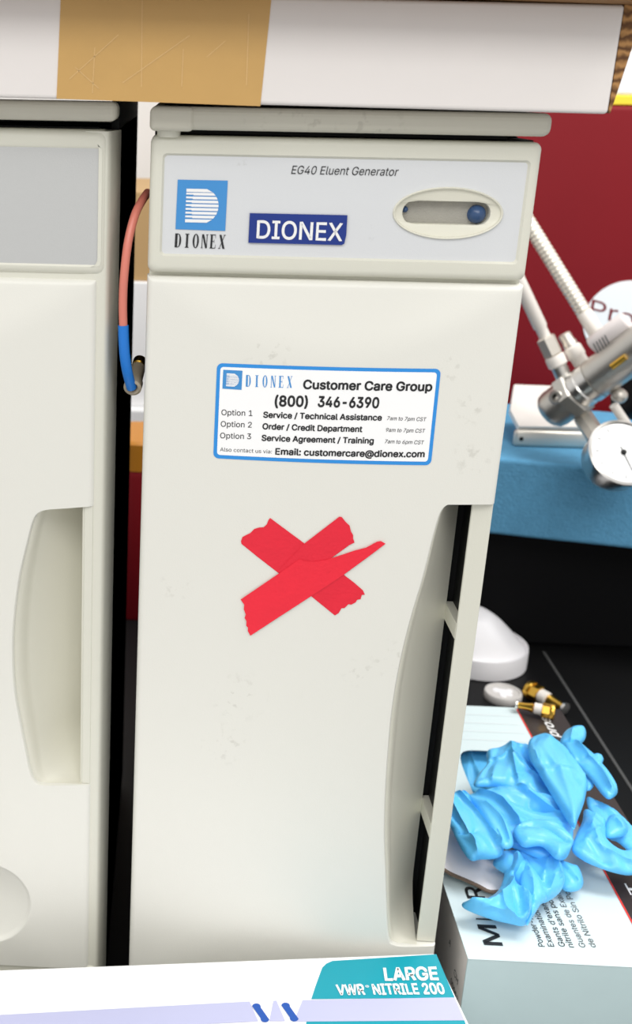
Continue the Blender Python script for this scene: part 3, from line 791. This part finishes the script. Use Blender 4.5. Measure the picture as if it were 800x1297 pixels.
# braided hose
h0_, h1_ = rp(592, 158, .08), rp(764, 436, .005); hx = (h1_-h0_).normalized(); hl = (h1_-h0_).length
pts = []; NH = 260
mb = MB(); mb.tube([h0_+hx*(hl*.855*i/NH) for i in range(NH+1)], lambda i: S*(9.2+.35*math.cos(i*1.15)), 20); mb.build('braided_hose', M_hose, rg, 60)
MB().lathe(k((9.0, 0), (9.6, 1), (9.6, 46), (9, 47)), h0_+hx*(hl*.855), hx, 28).build('hose_ferrule', M_sleeve, rg, 40)
lw0, lw1 = rp(754, 436, -.018), rp(787, 411, -.03); lx = (lw1-lw0).normalized()
MB().lathe(k((11, -4), (12, -2), (12, 44), (11, 46)), lw0, lx, 28).build('label_wrap', M_clear, rg, 40)
mb = MB()
for i in range(5):
    c0 = rp(757+i*3.6, 447-i*2.6, -.034); c1 = rp(751+i*3.6, 435-i*2.6, -.034); w_ = lx*(.7*S); mb.add([c0-w_, c0+w_, c1+w_, c1-w_], [(0, 1, 2, 3)])
mb.build('label_print', M_greyink, rg)
# gauge: neck, case, face, hub
gcn = rp(788, 574, -.082); gn = (CAM-gcn).normalized()*.80+Vector((.36, 0, .40)); gn.normalize()
gb_ = gcn-gn*.001
MB().lathe(k((30, -36), (35, -33), (37, -28), (37, -4), (40, -3), (42, 0), (42, 4), (39, 5.5), (37, 3)), gb_, gn, 60).build('gauge_case', M_chrome, rg, 30)
MB().lathe(k((37.5, 2.6), (37.5, 3.4)), gb_, gn, 60).build('gauge_face', M_gauge, rg)
MB().lathe(k((3.2, 3.4), (3.2, 6), (2, 7)), gb_, gn, 20).build('pointer_hub', M_slot, rg, 40)
gu = gn.cross(Vector((1, 0, 0))).normalized(); gv = gn.cross(gu)
mb = MB(); c = gb_+gn*(4.2*S)
for ang, r0, r1, wd_ in [(200, -8, 24, .7)]+[(30+i*30, 29, 34, .45) for i in range(11)]:
    d = gu*math.cos(math.radians(ang))+gv*math.sin(math.radians(ang)); e = gn.cross(d)*(wd_*S)
    mb.add([c+d*r0*S-e, c+d*r1*S-e, c+d*r1*S+e, c+d*r0*S+e], [(0, 1, 2, 3)])
mb.build('gauge_pointer', M_greyink, rg)
n0, n1 = rp(738, 528, -.012), rp(768, 572, -.070)
MB().tube([n0, n0.lerp(n1, .5), n1], 12*S, 8).build('gauge_neck', M_bracket, rg)
t0, t1_ = rp(777, 513, -.045), rp(812, 566, -.045)
MB().tube([t0, t1_], 5.5*S, 16).build('side_lever', M_sleeve, rg, 50)
bl = rp(784, 501, -.035)
MB().lathe(k((1, -10), (6, -8.5), (9, -4), (9, 3), (6, 8), (1, 9.5)), bl, (0, 1, 0), 28).build('lever_ball', M_bracket, rg, 60)
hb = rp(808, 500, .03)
MB().lathe(k((28, -20), (33, -16), (33, 16), (28, 20)), hb, (1, .2, -.3), 40).build('dark_filler_drum', M_case, rg, 40)  # black drum added to fill the dark area behind the gauge

# ------------------------------------------------------------------ white moulded cup, cap and brass fittings on the bench
dctr = at_z(604, 836, ZB); dctr.z = ZB
wr = (at_z(664, 838, ZB)-dctr).length
dm = thing('moulded_cover', 'white moulded cover with a rounded top lying on the black bench', 'cover', tuple(dctr))
H = .0
MB().lathe([(wr*.93, 0), (wr, .001), (wr*1.0, .018), (wr*.985, .0215), (wr*.955, .0215), (wr*.945, .019)], dctr, (0, 0, 1), 64).build('rim', M_dome, dm, 40)
mb = MB(); nr, na = 18, 64; loops = []
for i in range(nr+1):
    u = i/nr; lp = []
    for j in range(na):
        t = 2*math.pi*j/na; r = wr*.945*(1-u)+.002*u
        z = .019+.036*math.sin(min(1, u*1.25)*math.pi/2)**1.2
        z += .004*noise.noise(Vector((math.cos(t)*r*45, math.sin(t)*r*45, 3)))*min(1, u*4)
        lp.append(Vector((dctr.x+r*math.cos(t)-.012*u, dctr.y+r*math.sin(t)*1.0, ZB+z)))
    loops.append(lp)
mb.loft(loops, False, True).build('dome', M_dome, dm, 60)
cc = at_z(636, 884, ZB); 
cr = (at_z(659, 884, ZB)-cc).length
cp = thing('knurled_cap', 'small silver disc cap lying between the white cover and the glove box', 'cap', tuple(cc))
MB().lathe([(cr*.97, 0), (cr, .001), (cr, .006), (cr*.96, .0075), (cr*.86, .0075), (cr*.82, .006), (cr*.3, .006)], cc, (0, 0, 1), 64).build('cap_body', M_cap, cp, 35)
mb = MB()
for (dx, dy, rr) in ((0, 0, .32), (.34, .12, .2), (-.32, .2, .22), (-.1, -.38, .2), (.25, -.3, .17)):
    mb.lathe([(cr*rr, 0), (cr*rr*.9, .0012), (cr*rr*.5, .0016), (.0001, .0017)], cc+Vector((dx*cr, dy*cr, .006)), (0, 0, 1), 24)
mb.build('raised_centre', M_dome, cp, 50)

def fitting(label, pa, pb, z, q=1.0):
    a = at_z(pa[0], pa[1], z); b = at_z(pb[0], pb[1], z); d = (b-a).normalized(); u = (b-a).length
    t = thing('brass_fitting', label, 'fitting', tuple(a-Vector((0, 0, .0092*q))), 'brass fittings')
    def pf(*p): return [(r_*q, t_*u) for r_, t_ in p]
    MB().lathe(pf((.005, 0), (.0085, .02), (.0085, .32), (.007, .33)), a, d, sides=6).build('brass_nut', M_brass, t)
    MB().lathe(pf((.0088, .03), (.0092, .05), (.0092, .12), (.0088, .14)), a, d, 24).build('knurled_ring', M_brass, t, 40)
    MB().lathe(pf((.006, .33), (.0066, .34), (.0066, .52), (.005, .54)), a, d, 24).build('white_collar', M_sleeve, t, 40)
    MB().lathe(pf((.0045, .54), (.0058, .57), (.0046, .66), (.0034, .92)), a, d, 24).build('brass_cone', M_brass, t, 40)
    MB().lathe(pf((.0034, .92), (.0055, .93), (.0055, .99), (.003, 1.0)), a, d, 24).build('tip', M_chrome, t, 40)
fitting('brass fitting with white collar on the black bench beside the silver disc cap', (668, 872), (717, 898), ZB+.0092)

# ------------------------------------------------------------------ glove box by the lower right corner
ZT = -.455
gx0 = (at_z(590, 1213, ZT).x+at_z(560, 1110, ZT).x)/2; gy0 = at_z(592, 1214.5, ZT).y
grx = (at_z(800, 1168, ZT).x+at_z(652, 895, ZT).x)/2; gyb = at_z(620, 895, ZT).y; gx1 = grx+.036
gb2 = thing('glove_box', 'pale mint glove box with its top torn open and blue gloves spilling out', 'box', ((gx0+gx1)/2, (gy0+gyb)/2, ZB))
# walls
MB().box(gx0, gx1, gy0, gy0+.0012, ZB, ZT-.0004).build('front_wall', M_mintside, gb2)
MB().box(gx0, gx0+.0012, gy0+.0012, gyb, ZB, ZT-.0004).build('side_wall', M_paleside, gb2)
MB().box(gx1-.0012, gx1, gy0+.0012, gyb, ZB, ZT-.0004).build('side_wall', M_brownstrip, gb2)
MB().box(gx0+.0012, gx1-.0012, gyb-.0012, gyb, ZB, ZT-.0004).build('back_wall', M_mintside, gb2)
MB().box(gx0+.0012, gx1-.0012, gy0+.0012, gyb-.0012, ZB, ZB+.001).build('box_floor', M_paleside, gb2)
# top with the torn opening
ox0, ox1 = at_z(597, 1000, ZT).x, grx-.012; oy0, oy1 = at_z(600, 1075, ZT).y, at_z(600, 950, ZT).y
N2 = 96; cxo, cyo = (ox0+ox1)/2, (oy0+oy1)/2
def top_loop(kind, z):
    out = []
    for kk in range(N2):
        t = 2*math.pi*kk/N2; dx, dy = math.cos(t), math.sin(t)
        if kind == 'o':
            a, b_ = (ox1-ox0)/2, (oy1-oy0)/2; n_ = 6; q = (abs(dx/a)**n_+abs(dy/b_)**n_)**(-1/n_)
        else:
            x0, x1, y0, y1 = gx0, gx1, gy0, gyb
            c = []
            if dx > 1e-9: c.append((x1-cxo)/dx)
            if dx < -1e-9: c.append((x0-cxo)/dx)
            if dy > 1e-9: c.append((y1-cyo)/dy)
            if dy < -1e-9: c.append((y0-cyo)/dy)
            q = min(c)
        out.append(Vector((cxo+q*dx, cyo+q*dy, z)))
    if kind != 'o':
        for (x, y) in ((gx0, gy0), (gx0, gyb), (gx1, gy0), (gx1, gyb)):
            i = min(range(N2), key=lambda k_: (out[k_].x-x)**2+(out[k_].y-y)**2); out[i] = Vector((x, y, z))
    return out
bxt = MB().loft([top_loop('o', ZT-.0005), top_loop('r', ZT-.0005), top_loop('r', ZT), top_loop('o', ZT), top_loop('o', ZT-.0005)]).build('box_top', M_mint, gb2)
def topq(x0, x1, y0, y1, dz): return [Vector((x0, y0, ZT+dz)), Vector((x1, y0, ZT+dz)), Vector((x1, y1, ZT+dz)), Vector((x0, y1, ZT+dz))]
MB().add(topq(grx, gx1, gy0, gyb, .0002), [(0, 1, 2, 3)]).build('brown_band', M_brownstrip, bxt)
MB().add(topq(grx-.0006, grx+.0006, gy0, gyb, .0003), [(0, 1, 2, 3)]).build('red_line', M_redline, bxt)
mb = MB()
for i in range(4):
    y = at_z(620, 906+i*10.5, ZT).y; mb.add(topq(gx0+.004, grx-.004, y-.0007, y+.0007, .0002), [(0, 1, 2, 3)])
mb.build('faint_lines', mat('faint_print', rgb(222, 232, 235), .5), bxt)
def tzp(px, py): return at_z(px, py, ZT+.0003)
mb = MB()
L = tzp(637, 1198); xb_ = L.x; L = Vector((xb_, L.y, L.z)); Rr = Vector((xb_, tzp(610, 1118).y, L.z))
U = Vector((-(xb_-tzp(613.5, 1198).x), 0, 0)); D = Rr-L
write(mb, 'M', L, L+D*.31, U, .014); write(mb, 'l', L+D*.385, L+D*.42, U*.95, .014); write(mb, 'C', L+D*.46, L+D*.68, U, .014); write(mb, 'R', L+D*.72, L+D*.93, U, .014)
mb.build('box_name', M_ink, bxt)
mb = MB(); mg = MB()
for i, (s, px, ypx, ln) in enumerate((('Powder-Free', 690, 1199, .036), ('Examination Gloves', 702, 1199, .057), ("Gants d'examen", 716, 1199, .049), ('nitrile sans poudre', 727, 1200, .058), ('Guantes de Examen', 742, 1200, .060), ('de Nitrilo Sin Polvo', 755, 1200, .062))):
    L = tzp(px, ypx); write(mb if i < 4 else mg, s, L, L+Vector((0, ln, 0)), Vector((-.0036, 0, 0)), .004)
mb.build('box_text', M_ink, bxt); mg.build('box_text', M_greyink, bxt)
mb = MB(); L = at_z(692, 936, ZT+.0004); write(mb, 'prost', Vector((.3285, .256, L.z)), Vector((.3285, .294, L.z)), Vector((-.0075, 0, 0)), .02, .3)
mb.build('band_lettering', M_white, bxt); mb = MB()
L = at_z(800, 1140, ZT+.0004); write(mb, 'HT', Vector((grx+.016, gy0+.052, L.z)), Vector((grx+.016, gy0+.078, L.z)), Vector((-.0075, 0, 0)), .01)
mb.build('band_lettering', M_white, bxt)
mb = MB()
for s, y0, ln, z, hh in (('A', .036, .004, ZT-.022, .004), ('CH', .012, .010, ZT-.030, .0045), ('00057', .008, .018, ZT-.040, .0042)):
    L = Vector((gx0-.0002, gy0+y0+ln, z)); write(mb, s, L, L-Vector((0, ln, 0)), Vector((0, 0, hh)), .004)
mb.build('side_text', M_ink, gb2)
# torn flap with a perforated edge
fpx = [(566, 1046), (562, 1101), (572, 1105), (590, 1110), (606, 1115), (620, 1120), (633, 1119), (655, 1095), (640, 1060), (604, 1046)]
FZ = ZT+.009
fw_ = [at_z(x, y, FZ) for x, y in fpx]
V, FS, P = patch([(p.x, p.y) for p in fw_], .003)
ed = [fw_[i] for i in range(1, 7)]
def fz(x, y): return FZ-.004*max(0, (x-fw_[1].x)/.03)+.002*math.sin((y-fw_[1].y)*60)
mb = MB(); n = len(V)
mb.add([(x, y, fz(x, y)) for x, y in V]+[(x, y, fz(x, y)-.0008) for x, y in V], FS+[tuple(i+n for i in f[::-1]) for f in FS])
nbd = len(P); mb.add([(x, y, fz(x, y)) for x, y in P]+[(x, y, fz(x, y)-.0008) for x, y in P], [(i, (i+1) % nbd, nbd+(i+1) % nbd, nbd+i) for i in range(nbd)])
flp = mb.build('torn_flap', M_flap, gb2)
mb = MB(); sp_ = spline(ed, 12)
for i, p in enumerate(sp_[:-1]):
    if i % 3 < 2: mb.lathe([(.0013, -.0006), (.0014, .0005)], (p.x, p.y-.0004, fz(p.x, p.y)-.0002), (0, 0, 1), 8)
mb.build('perforated_edge', M_flapedge, flp)

# ------------------------------------------------------------------ blue gloves
def gplane(lift):
    """sheet that rises from the front of the box top towards the back of the pile"""
    y0, z0, sl = .03, ZT+.004+lift*1.25, .19
    def f(px, py):
        d = ray(px, py); t = (z0+sl*(CAM.y-y0)-CAM.z)/(d.z-sl*d.y); return CAM+d*t
    f.z = lambda y: z0+sl*(y-y0)
    return f
GN = Vector((0, -.42, .91)).normalized()
def poly_dist(Q, A, B):
    """distance of every point of Q to the segments A-B; also the signed side of the nearest one"""
    best = np.full(len(Q), 1e9); side = np.ones(len(Q))
    for p, q in zip(A, B):
        d = q-p; l = max(d@d, 1e-16); w = Q-p; t = np.clip((w@d)/l, 0, 1); e = w-t[:, None]*d
        m = np.hypot(e[:, 0], e[:, 1]); k = m < best; best[k] = m[k]; side[k] = np.sign(d[0]*w[k, 1]-d[1]*w[k, 0]+1e-15)
    return best, side
def inside_np(Q, P):
    c = np.zeros(len(Q), bool)
    for a, b in zip(P, np.roll(P, 1, 0)):
        if a[1] == b[1]: continue
        c ^= ((a[1] > Q[:, 1]) != (b[1] > Q[:, 1])) & (Q[:, 0] < (b[0]-a[0])*(Q[:, 1]-a[1])/(b[1]-a[1])+a[0])
    return c
def resample(L, sp, closed=False):
    out = []
    for i in range(len(L) if closed else len(L)-1):
        p, q = np.array(L[i]), np.array(L[(i+1) % len(L)]); k = max(1, int(np.hypot(*(q-p))/sp))
        out += [p+(q-p)*t/k for t in range(k)]
    if not closed: out.append(np.array(L[-1]))
    return np.array(out)
def lobe(mb, out, lift, T=.007, D=.016, folds=(), sp=.00125, wr=.0011, ws=60, pl=.0017, seed=0, sm=6):
    g = gplane(lift); rnd = random.Random(int(seed*17+3))
    flat = lambda px: (lambda v: (v.x, v.y))(g(*px))
    P = resample([flat(p) for p in spline([Vector((x, y)) for x, y in out], sm, True)], sp, True); nb = len(P)
    FL = [(resample([flat(p) for p in spline([Vector((x, y)) for x, y in ln], 6)], sp), amp, wid) for ln, amp, wid in folds]
    x0, y0 = P.min(0); x1, y1 = P.max(0); G = []; row = 0; y = y0
    while y < y1:
        xs = np.arange(x0+(sp*.5 if row % 2 else 0), x1, sp); G.append(np.stack([xs, np.full(len(xs), y)], 1)); y += sp*.866; row += 1
    G = np.concatenate(G); G = G[inside_np(G, P)]
    d, _ = poly_dist(G, P, np.roll(P, -1, 0)); G = G[d > sp*.55]
    pts = [tuple(p) for p in P]; E_ = [(i, (i+1) % nb) for i in range(nb)]
    for L, amp, wid in FL:
        ok = inside_np(L, P); dd, _ = poly_dist(L, P, np.roll(P, -1, 0)); ok &= dd > sp*.8
        d, _ = poly_dist(G, L[:-1], L[1:]); G = G[d > sp*.5]; last = None
        for i in range(len(L)):
            if ok[i]:
                pts.append(tuple(L[i])); n_ = len(pts)-1
                if last == i-1 and last is not None: E_.append((n_-1, n_))
                last = i
    pts += [tuple(p) for p in G]
    V, _, FS, _, _, _ = geometry.delaunay_2d_cdt([Vector(p) for p in pts], E_, [], 1, 1e-9)
    V = np.array([tuple(v) for v in V]); d, _ = poly_dist(V, P, np.roll(P, -1, 0))
    D *= .55; u = np.minimum(1, d/D); dome = np.sqrt(np.maximum(0, 1-(1-u)**2)); e = np.minimum(1, d/.003)
    m = P.mean(0); cv = np.cov((P-m).T); ev, ec = np.linalg.eigh(cv); ax_ = ec[:, 1]
    al = (V-m)@ax_; ac = (V-m)@np.array([-ax_[1], ax_[0]])
    h = .5*T*dome
    for L, amp, wid in FL:
        q, sd = poly_dist(V, L[:-1], L[1:])
        if amp > 0: h += 1.9*amp*e*np.where(sd > 0, np.exp(-q/(2.0*wid)), np.exp(-q/(.38*wid)))
        else: h += 1.5*amp*e*np.exp(-q/(.9*wid))
    tl = np.array([rnd.uniform(-.10, .10), rnd.uniform(-.10, .10)]); tilt = (V-m)@tl
    top, bot = [], []
    for i, (x, y) in enumerate(V):
        a_, c_ = al[i], ac[i]+.006*noise.noise(Vector((x*30, y*30, seed*3.1)))
        hh = h[i]+e[i]*wr*(2*abs(noise.noise(Vector((x*ws, y*ws*.55, seed*7.3))))-.4)
        hh += min(1, d[i]/.006)*pl*(.75-2.3*abs(noise.noise(Vector((a_*24, c_*120, seed*5.7)))))
        base = Vector((x, y, g.z(y)+tilt[i]))
        top.append(base+GN*hh); bot.append(base-GN*(.0006+.12*T*dome[i]))
    n = len(V); mb.add(top+bot, [tuple(f) for f in FS]+[tuple(i+n for i in f[::-1]) for f in FS])
    mb.add([top[i] for i in range(nb)]+[bot[i] for i in range(nb)], [(i, (i+1) % nb, nb+(i+1) % nb, nb+i) for i in range(nb)])
def z5(*pts): return [(560+x/3.333, 900+y/3.333) for x, y in pts]
def z6(*pts): return [(560+x/3.333, 1040+y/3.333) for x, y in pts]
def glove(label, lobes, m=M_glove):
    mb = MB()
    for i, (o, kw) in enumerate(lobes): lobe(mb, o, seed=i+len(label), **kw)
    o = mb.build('nitrile_glove', m, None, 70)
    c = sum((v.co for v in o.data.vertices), Vector())/len(o.data.vertices); zmin = min(v.co.z for v in o.data.vertices); c.z = zmin
    o.data.transform(Matrix.Translation(-c)); o.location = c
    return tag(o, label, 'glove', 'blue gloves on the mint glove box')

# gloves still inside the opening (deep blue)
glove('folded blue glove still inside the torn opening of the mint box, left of the pile', [
    (z5((70, 165), (190, 172), (260, 240), (240, 330), (140, 345), (95, 290), (68, 215)), dict(lift=-.046, T=.004, folds=[(z5((110, 190), (170, 330)), .002, .004)]))], M_glove)
glove('crumpled blue glove at the back left of the pile', [
    (z5((190, 165), (235, 150), (280, 130), (330, 128), (372, 145), (400, 230), (470, 370), (430, 400), (330, 350), (220, 330), (135, 330), (150, 275), (188, 225)), dict(lift=.004, T=.009, folds=[
        (z5((275, 140), (285, 230), (300, 300)), .003, .004), (z5((230, 170), (170, 300)), -.002, .004), (z5((330, 150), (350, 220), (420, 290)), -.003, .004), (z5((300, 215), (400, 300)), .0016, .003), (z5((190, 200), (240, 205), (280, 165)), .0014, .0025), (z5((215, 250), (200, 310)), .0014, .003), (z5((350, 160), (365, 220), (415, 280)), .0012, .003), (z5((300, 290), (350, 270), (400, 280)), -.0014, .003)])),
    (z5((300, 310), (420, 300), (500, 400), (480, 440), (380, 370), (310, 345)), dict(lift=.003, T=.006))])
glove('blue glove at the back right of the pile with its fingers pointing up and over', [
    (z5((495, 135), (512, 95), (535, 72), (570, 62), (600, 72), (607, 98), (592, 135), (540, 160), (505, 150)), dict(lift=.006, T=.007, D=.010, folds=[(z5((540, 90), (530, 140)), .0015, .003)])),
    (z5((630, 190), (648, 182), (670, 188), (680, 205), (668, 228), (640, 225)), dict(lift=.008, T=.004, D=.006)),
    (z5((510, 135), (560, 125), (640, 180), (690, 245), (725, 300), (738, 335), (732, 365), (700, 386), (672, 365), (640, 318), (610, 280), (560, 220)), dict(lift=.008, T=.008, D=.012, folds=[
        (z5((560, 150), (640, 250), (690, 340)), .0025, .004), (z5((600, 210), (560, 215)), -.002, .004), (z5((650, 230), (720, 345)), -.002, .003)])),
    (z5((600, 250), (640, 300), (630, 330), (605, 330)), dict(lift=.006, T=.003, D=.006)),
    (z5((362, 150), (372, 112), (400, 92), (432, 84), (470, 100), (510, 135), (560, 195), (600, 255), (612, 300), (600, 380), (570, 470), (552, 520), (530, 490), (470, 385), (400, 260), (370, 205)), dict(lift=.014, T=.010, D=.020, folds=[
        (z5((440, 130), (480, 240), (545, 470)), .0009, .006), (z5((375, 150), (410, 255), (480, 390), (535, 490)), .0012, .0025), (z5((395, 110), (380, 160), (400, 215)), -.0012, .003), (z5((400, 240), (520, 250)), -.0012, .004), (z5((505, 140), (575, 215), (600, 270)), .0014, .003), (z5((420, 270), (480, 262), (530, 268)), .0006, .003)]))])
glove('blue glove across the middle of the pile, loose cuff towards the left', [
    (z5((40, 360), (130, 340), (220, 318), (310, 322), (390, 360), (470, 385), (520, 440), (550, 520), (520, 640), (420, 640), (330, 600), (250, 560), (150, 500), (60, 440)), dict(lift=.006, T=.012, D=.022, folds=[
        (z5((200, 345), (300, 400), (480, 450)), -.004, .006), (z5((310, 335), (400, 400), (520, 480)), .003, .004), (z5((140, 350), (230, 400), (300, 500)), .004, .004), (z5((230, 335), (330, 350), (450, 400), (540, 490)), .0014, .003), (z5((360, 400), (375, 425), (420, 430)), -.0015, .003), (z5((480, 400), (530, 470)), .0012, .0025)])),
    (z6((-15, -95), (50, -110), (110, -90), (190, -20), (245, 60), (260, 120), (230, 150), (160, 158), (120, 162), (80, 115), (30, 20), (-22, -40)), dict(lift=.014, T=.010, D=.018, folds=[
        (z6((60, -90), (160, 10), (230, 110)), .003, .003), (z6((20, -60), (100, 70), (140, 150)), .0025, .003), (z6((-5, -60), (90, 60)), -.002, .003), (z6((75, -95), (150, -45), (205, 30), (238, 125)), .0016, .0013), (z6((60, 60), (110, 75), (130, 60)), -.002, .002), (z6((-15, -40), (60, 50), (115, 110)), .0012, .002), (z6((110, -60), (200, 50)), -.003, .003)])),
    (z6((120, -95), (190, -70), (250, -30), (285, 30), (300, 80), (290, 110), (250, 110), (200, 30), (150, -50)), dict(lift=.019, T=.006, D=.008, folds=[(z6((160, -75), (240, 0), (280, 95)), .0015, .003)])),
    (z6((300, 40), (340, -5), (420, -12), (490, 10), (540, 60), (552, 95), (520, 150), (480, 170), (420, 110), (340, 110)), dict(lift=.016, T=.010, D=.014, folds=[(z6((330, 20), (420, 30), (520, 90)), -.003, .004)]))])
glove('blue glove on the right of the pile with a finger over the brown band', [
    (z5((610, 360), (650, 372), (720, 410), (780, 470), (830, 540), (850, 600), (800, 610), (740, 560), (700, 540), (640, 470)), dict(lift=.002, T=.006, D=.010, folds=[(z5((650, 400), (760, 490)), -.002, .004)])),
    (z5((700, 450), (745, 448), (778, 485), (780, 515), (740, 535), (690, 530)), dict(lift=.009, T=.006, D=.008, folds=[(z5((720, 470), (760, 520)), .0015, .003)])),
    (z5((600, 420), (640, 440), (690, 470), (690, 520), (700, 560), (760, 590), (840, 570), (880, 600), (860, 660), (800, 690), (740, 688), (660, 668), (590, 640), (545, 600), (560, 540), (590, 470)), dict(lift=.006, T=.009, D=.016, folds=[
        (z5((600, 480), (650, 600), (780, 650)), .002, .005), (z5((560, 600), (690, 660)), -.0015, .003), (z5((680, 510), (600, 560)), .0015, .004), (z5((640, 440), (625, 480), (600, 540)), .0014, .003), (z5((690, 470), (695, 530), (740, 575)), .0014, .002)]))])
glove('blue glove at the front of the pile with its twisted fingers over the box lettering', [
    (z6((475, 130), (500, 165), (540, 185), (575, 200), (595, 260), (575, 290), (520, 290), (480, 250), (450, 190)), dict(lift=.000, T=.006, D=.010, folds=[(z6((500, 190), (570, 270)), .0015, .004)])),
    (z6((215, 170), (245, 130), (290, 120), (330, 110), (350, 90), (400, 75), (440, 88), (470, 120), (485, 180), (505, 210), (515, 260), (490, 310), (430, 350), (370, 345), (300, 250), (230, 200)), dict(lift=.004, T=.013, D=.020, folds=[
        (z6((350, 95), (440, 150), (480, 250)), .0025, .004), (z6((300, 130), (350, 170), (420, 280)), -.003, .004), (z6((400, 90), (380, 150)), -.0015, .003), (z6((430, 180), (400, 320)), .0014, .003), (z6((360, 130), (390, 110), (430, 120)), .0012, .002), (z6((450, 150), (465, 230), (440, 320)), .0016, .003), (z6((380, 160), (420, 220), (430, 300)), -.0012, .003)])),
    (z6((265, 150), (310, 128), (355, 165), (330, 210), (300, 240), (330, 290), (375, 330), (388, 360), (370, 420), (340, 450), (280, 440), (200, 420), (110, 385), (82, 362), (95, 345), (150, 340), (200, 322), (240, 285), (262, 220)), dict(lift=.006, T=.008, D=.016, folds=[
        (z6((300, 150), (280, 280), (200, 360), (110, 365)), .003, .003), (z6((310, 260), (330, 330), (350, 430)), .0025, .003), (z6((280, 300), (310, 430)), -.0025, .003), (z6((230, 330), (260, 410), (330, 440)), .002, .003), (z6((110, 372), (240, 405), (320, 440)), .0014, .002), (z6((300, 165), (298, 230), (270, 300), (215, 345)), .0016, .0025), (z6((330, 280), (345, 350), (338, 425)), .0014, .002), (z6((290, 250), (315, 330), (325, 420)), -.0012, .002), (z6((150, 352), (215, 350), (262, 300)), -.001, .002)])),
    (z6((345, 180), (370, 190), (420, 250), (440, 320), (415, 350), (385, 400), (355, 440), (360, 340), (330, 260)), dict(lift=.009, T=.006, D=.010, folds=[(z6((355, 200), (375, 300), (370, 400)), .0015, .003)]))])

fitting('brass fitting lying on the back corner of the mint glove box', (703, 902), (652, 892), ZT+.0068, .70)

# ------------------------------------------------------------------ white glove box in the foreground
ZV = -.449
vb = [at_z(551, 1207, ZV), at_z(0, 1228, ZV)]; vd = (vb[0]-vb[1]); vd.z = 0; vd.normalize(); vn = Vector((vd.y, -vd.x, 0))
def on_v(px, py, dz=.0): return at_z(px, py, ZV+dz)
v0_ = vb[0]-Vector((0, 0, 0)); Lb = .36; Db = .14
XF = Matrix(((vd.x, vn.x, 0, v0_.x), (vd.y, vn.y, 0, v0_.y), (0, 0, 1, 0), (0, 0, 0, 1)))
gb1 = thing('glove_box', 'white glove box with a teal corner printed LARGE in the foreground', 'box', tuple((v0_-vd*.18+vn*.07).xy)+(ZB,))
MB().box(-Lb, 0, 0, Db, ZB, ZV, .0012, 2, XF).build('box_body', M_gbtop, gb1)
def flat(pts, m, name, dz, close=True):
    return MB().add([on_v(*p, dz) for p in pts], [tuple(range(len(pts)))]).build(name, m, gb1)
e = lambda s: (551+32*s, 1207+90*s)     # right edge of the top
corner = [(405.5, 1232), (408, 1225.5), (413, 1220.5), (421, 1217)]
flat([(394, 1265.5)]+[(399, 1250)]+corner+[(552.3, 1208.6), (575.5, 1263.5)], M_teal, 'teal_panel', .0002)
flat([(388, 1294), (588, 1292.5), (618, 1380), (372, 1380)], M_teal, 'teal_panel', .0002)
flat([(-20, 1286.5), (316, 1268.3), (327, 1293.5), (-20, 1312)], M_lav, 'lavender_band', .0003)
flat([(346, 1267.4), (350, 1267.2), (361, 1293.2), (341, 1293.4)], M_lav, 'lavender_band', .0003)
flat([(383, 1266.6), (575.5, 1263.3), (588, 1292.3), (372, 1294)], M_lav, 'lavender_band', .0003)
for (x, y) in ((319, 1271), (356, 1270)):
    o = []
    for (cx, cy, a0) in ((x+5.5, y+4, 180), (x+16.5, y+19.5, 0)):
        for kk in range(9):
            a = math.radians(a0+180*kk/8+12); o.append((cx+5.6*math.cos(a), cy+4.2*math.sin(a)))
    flat(o, M_pill, 'blue_bar', .0004)
mb = MB(); L, R = on_v(487, 1241.8, .0005), on_v(555.5, 1240.8, .0005); write(mb, 'LARGE', L, R, on_v(484.8, 1226, .0005)-L, .03)
L, R = on_v(427, 1260.3, .0005), on_v(564, 1258.5, .0005); U = on_v(424.5, 1247.3, .0005)-L; D = R-L
write(mb, 'VWR', L, L+D*.262, U, .03); write(mb, 'NITRILE 200', L+D*.335, R, U, .03)
Q = L+D*.275+U*.62; write(mb, '\u00ae', Q, Q+D*.034, U*.30, .0)
mb.build('printed_text', M_white, gb1)
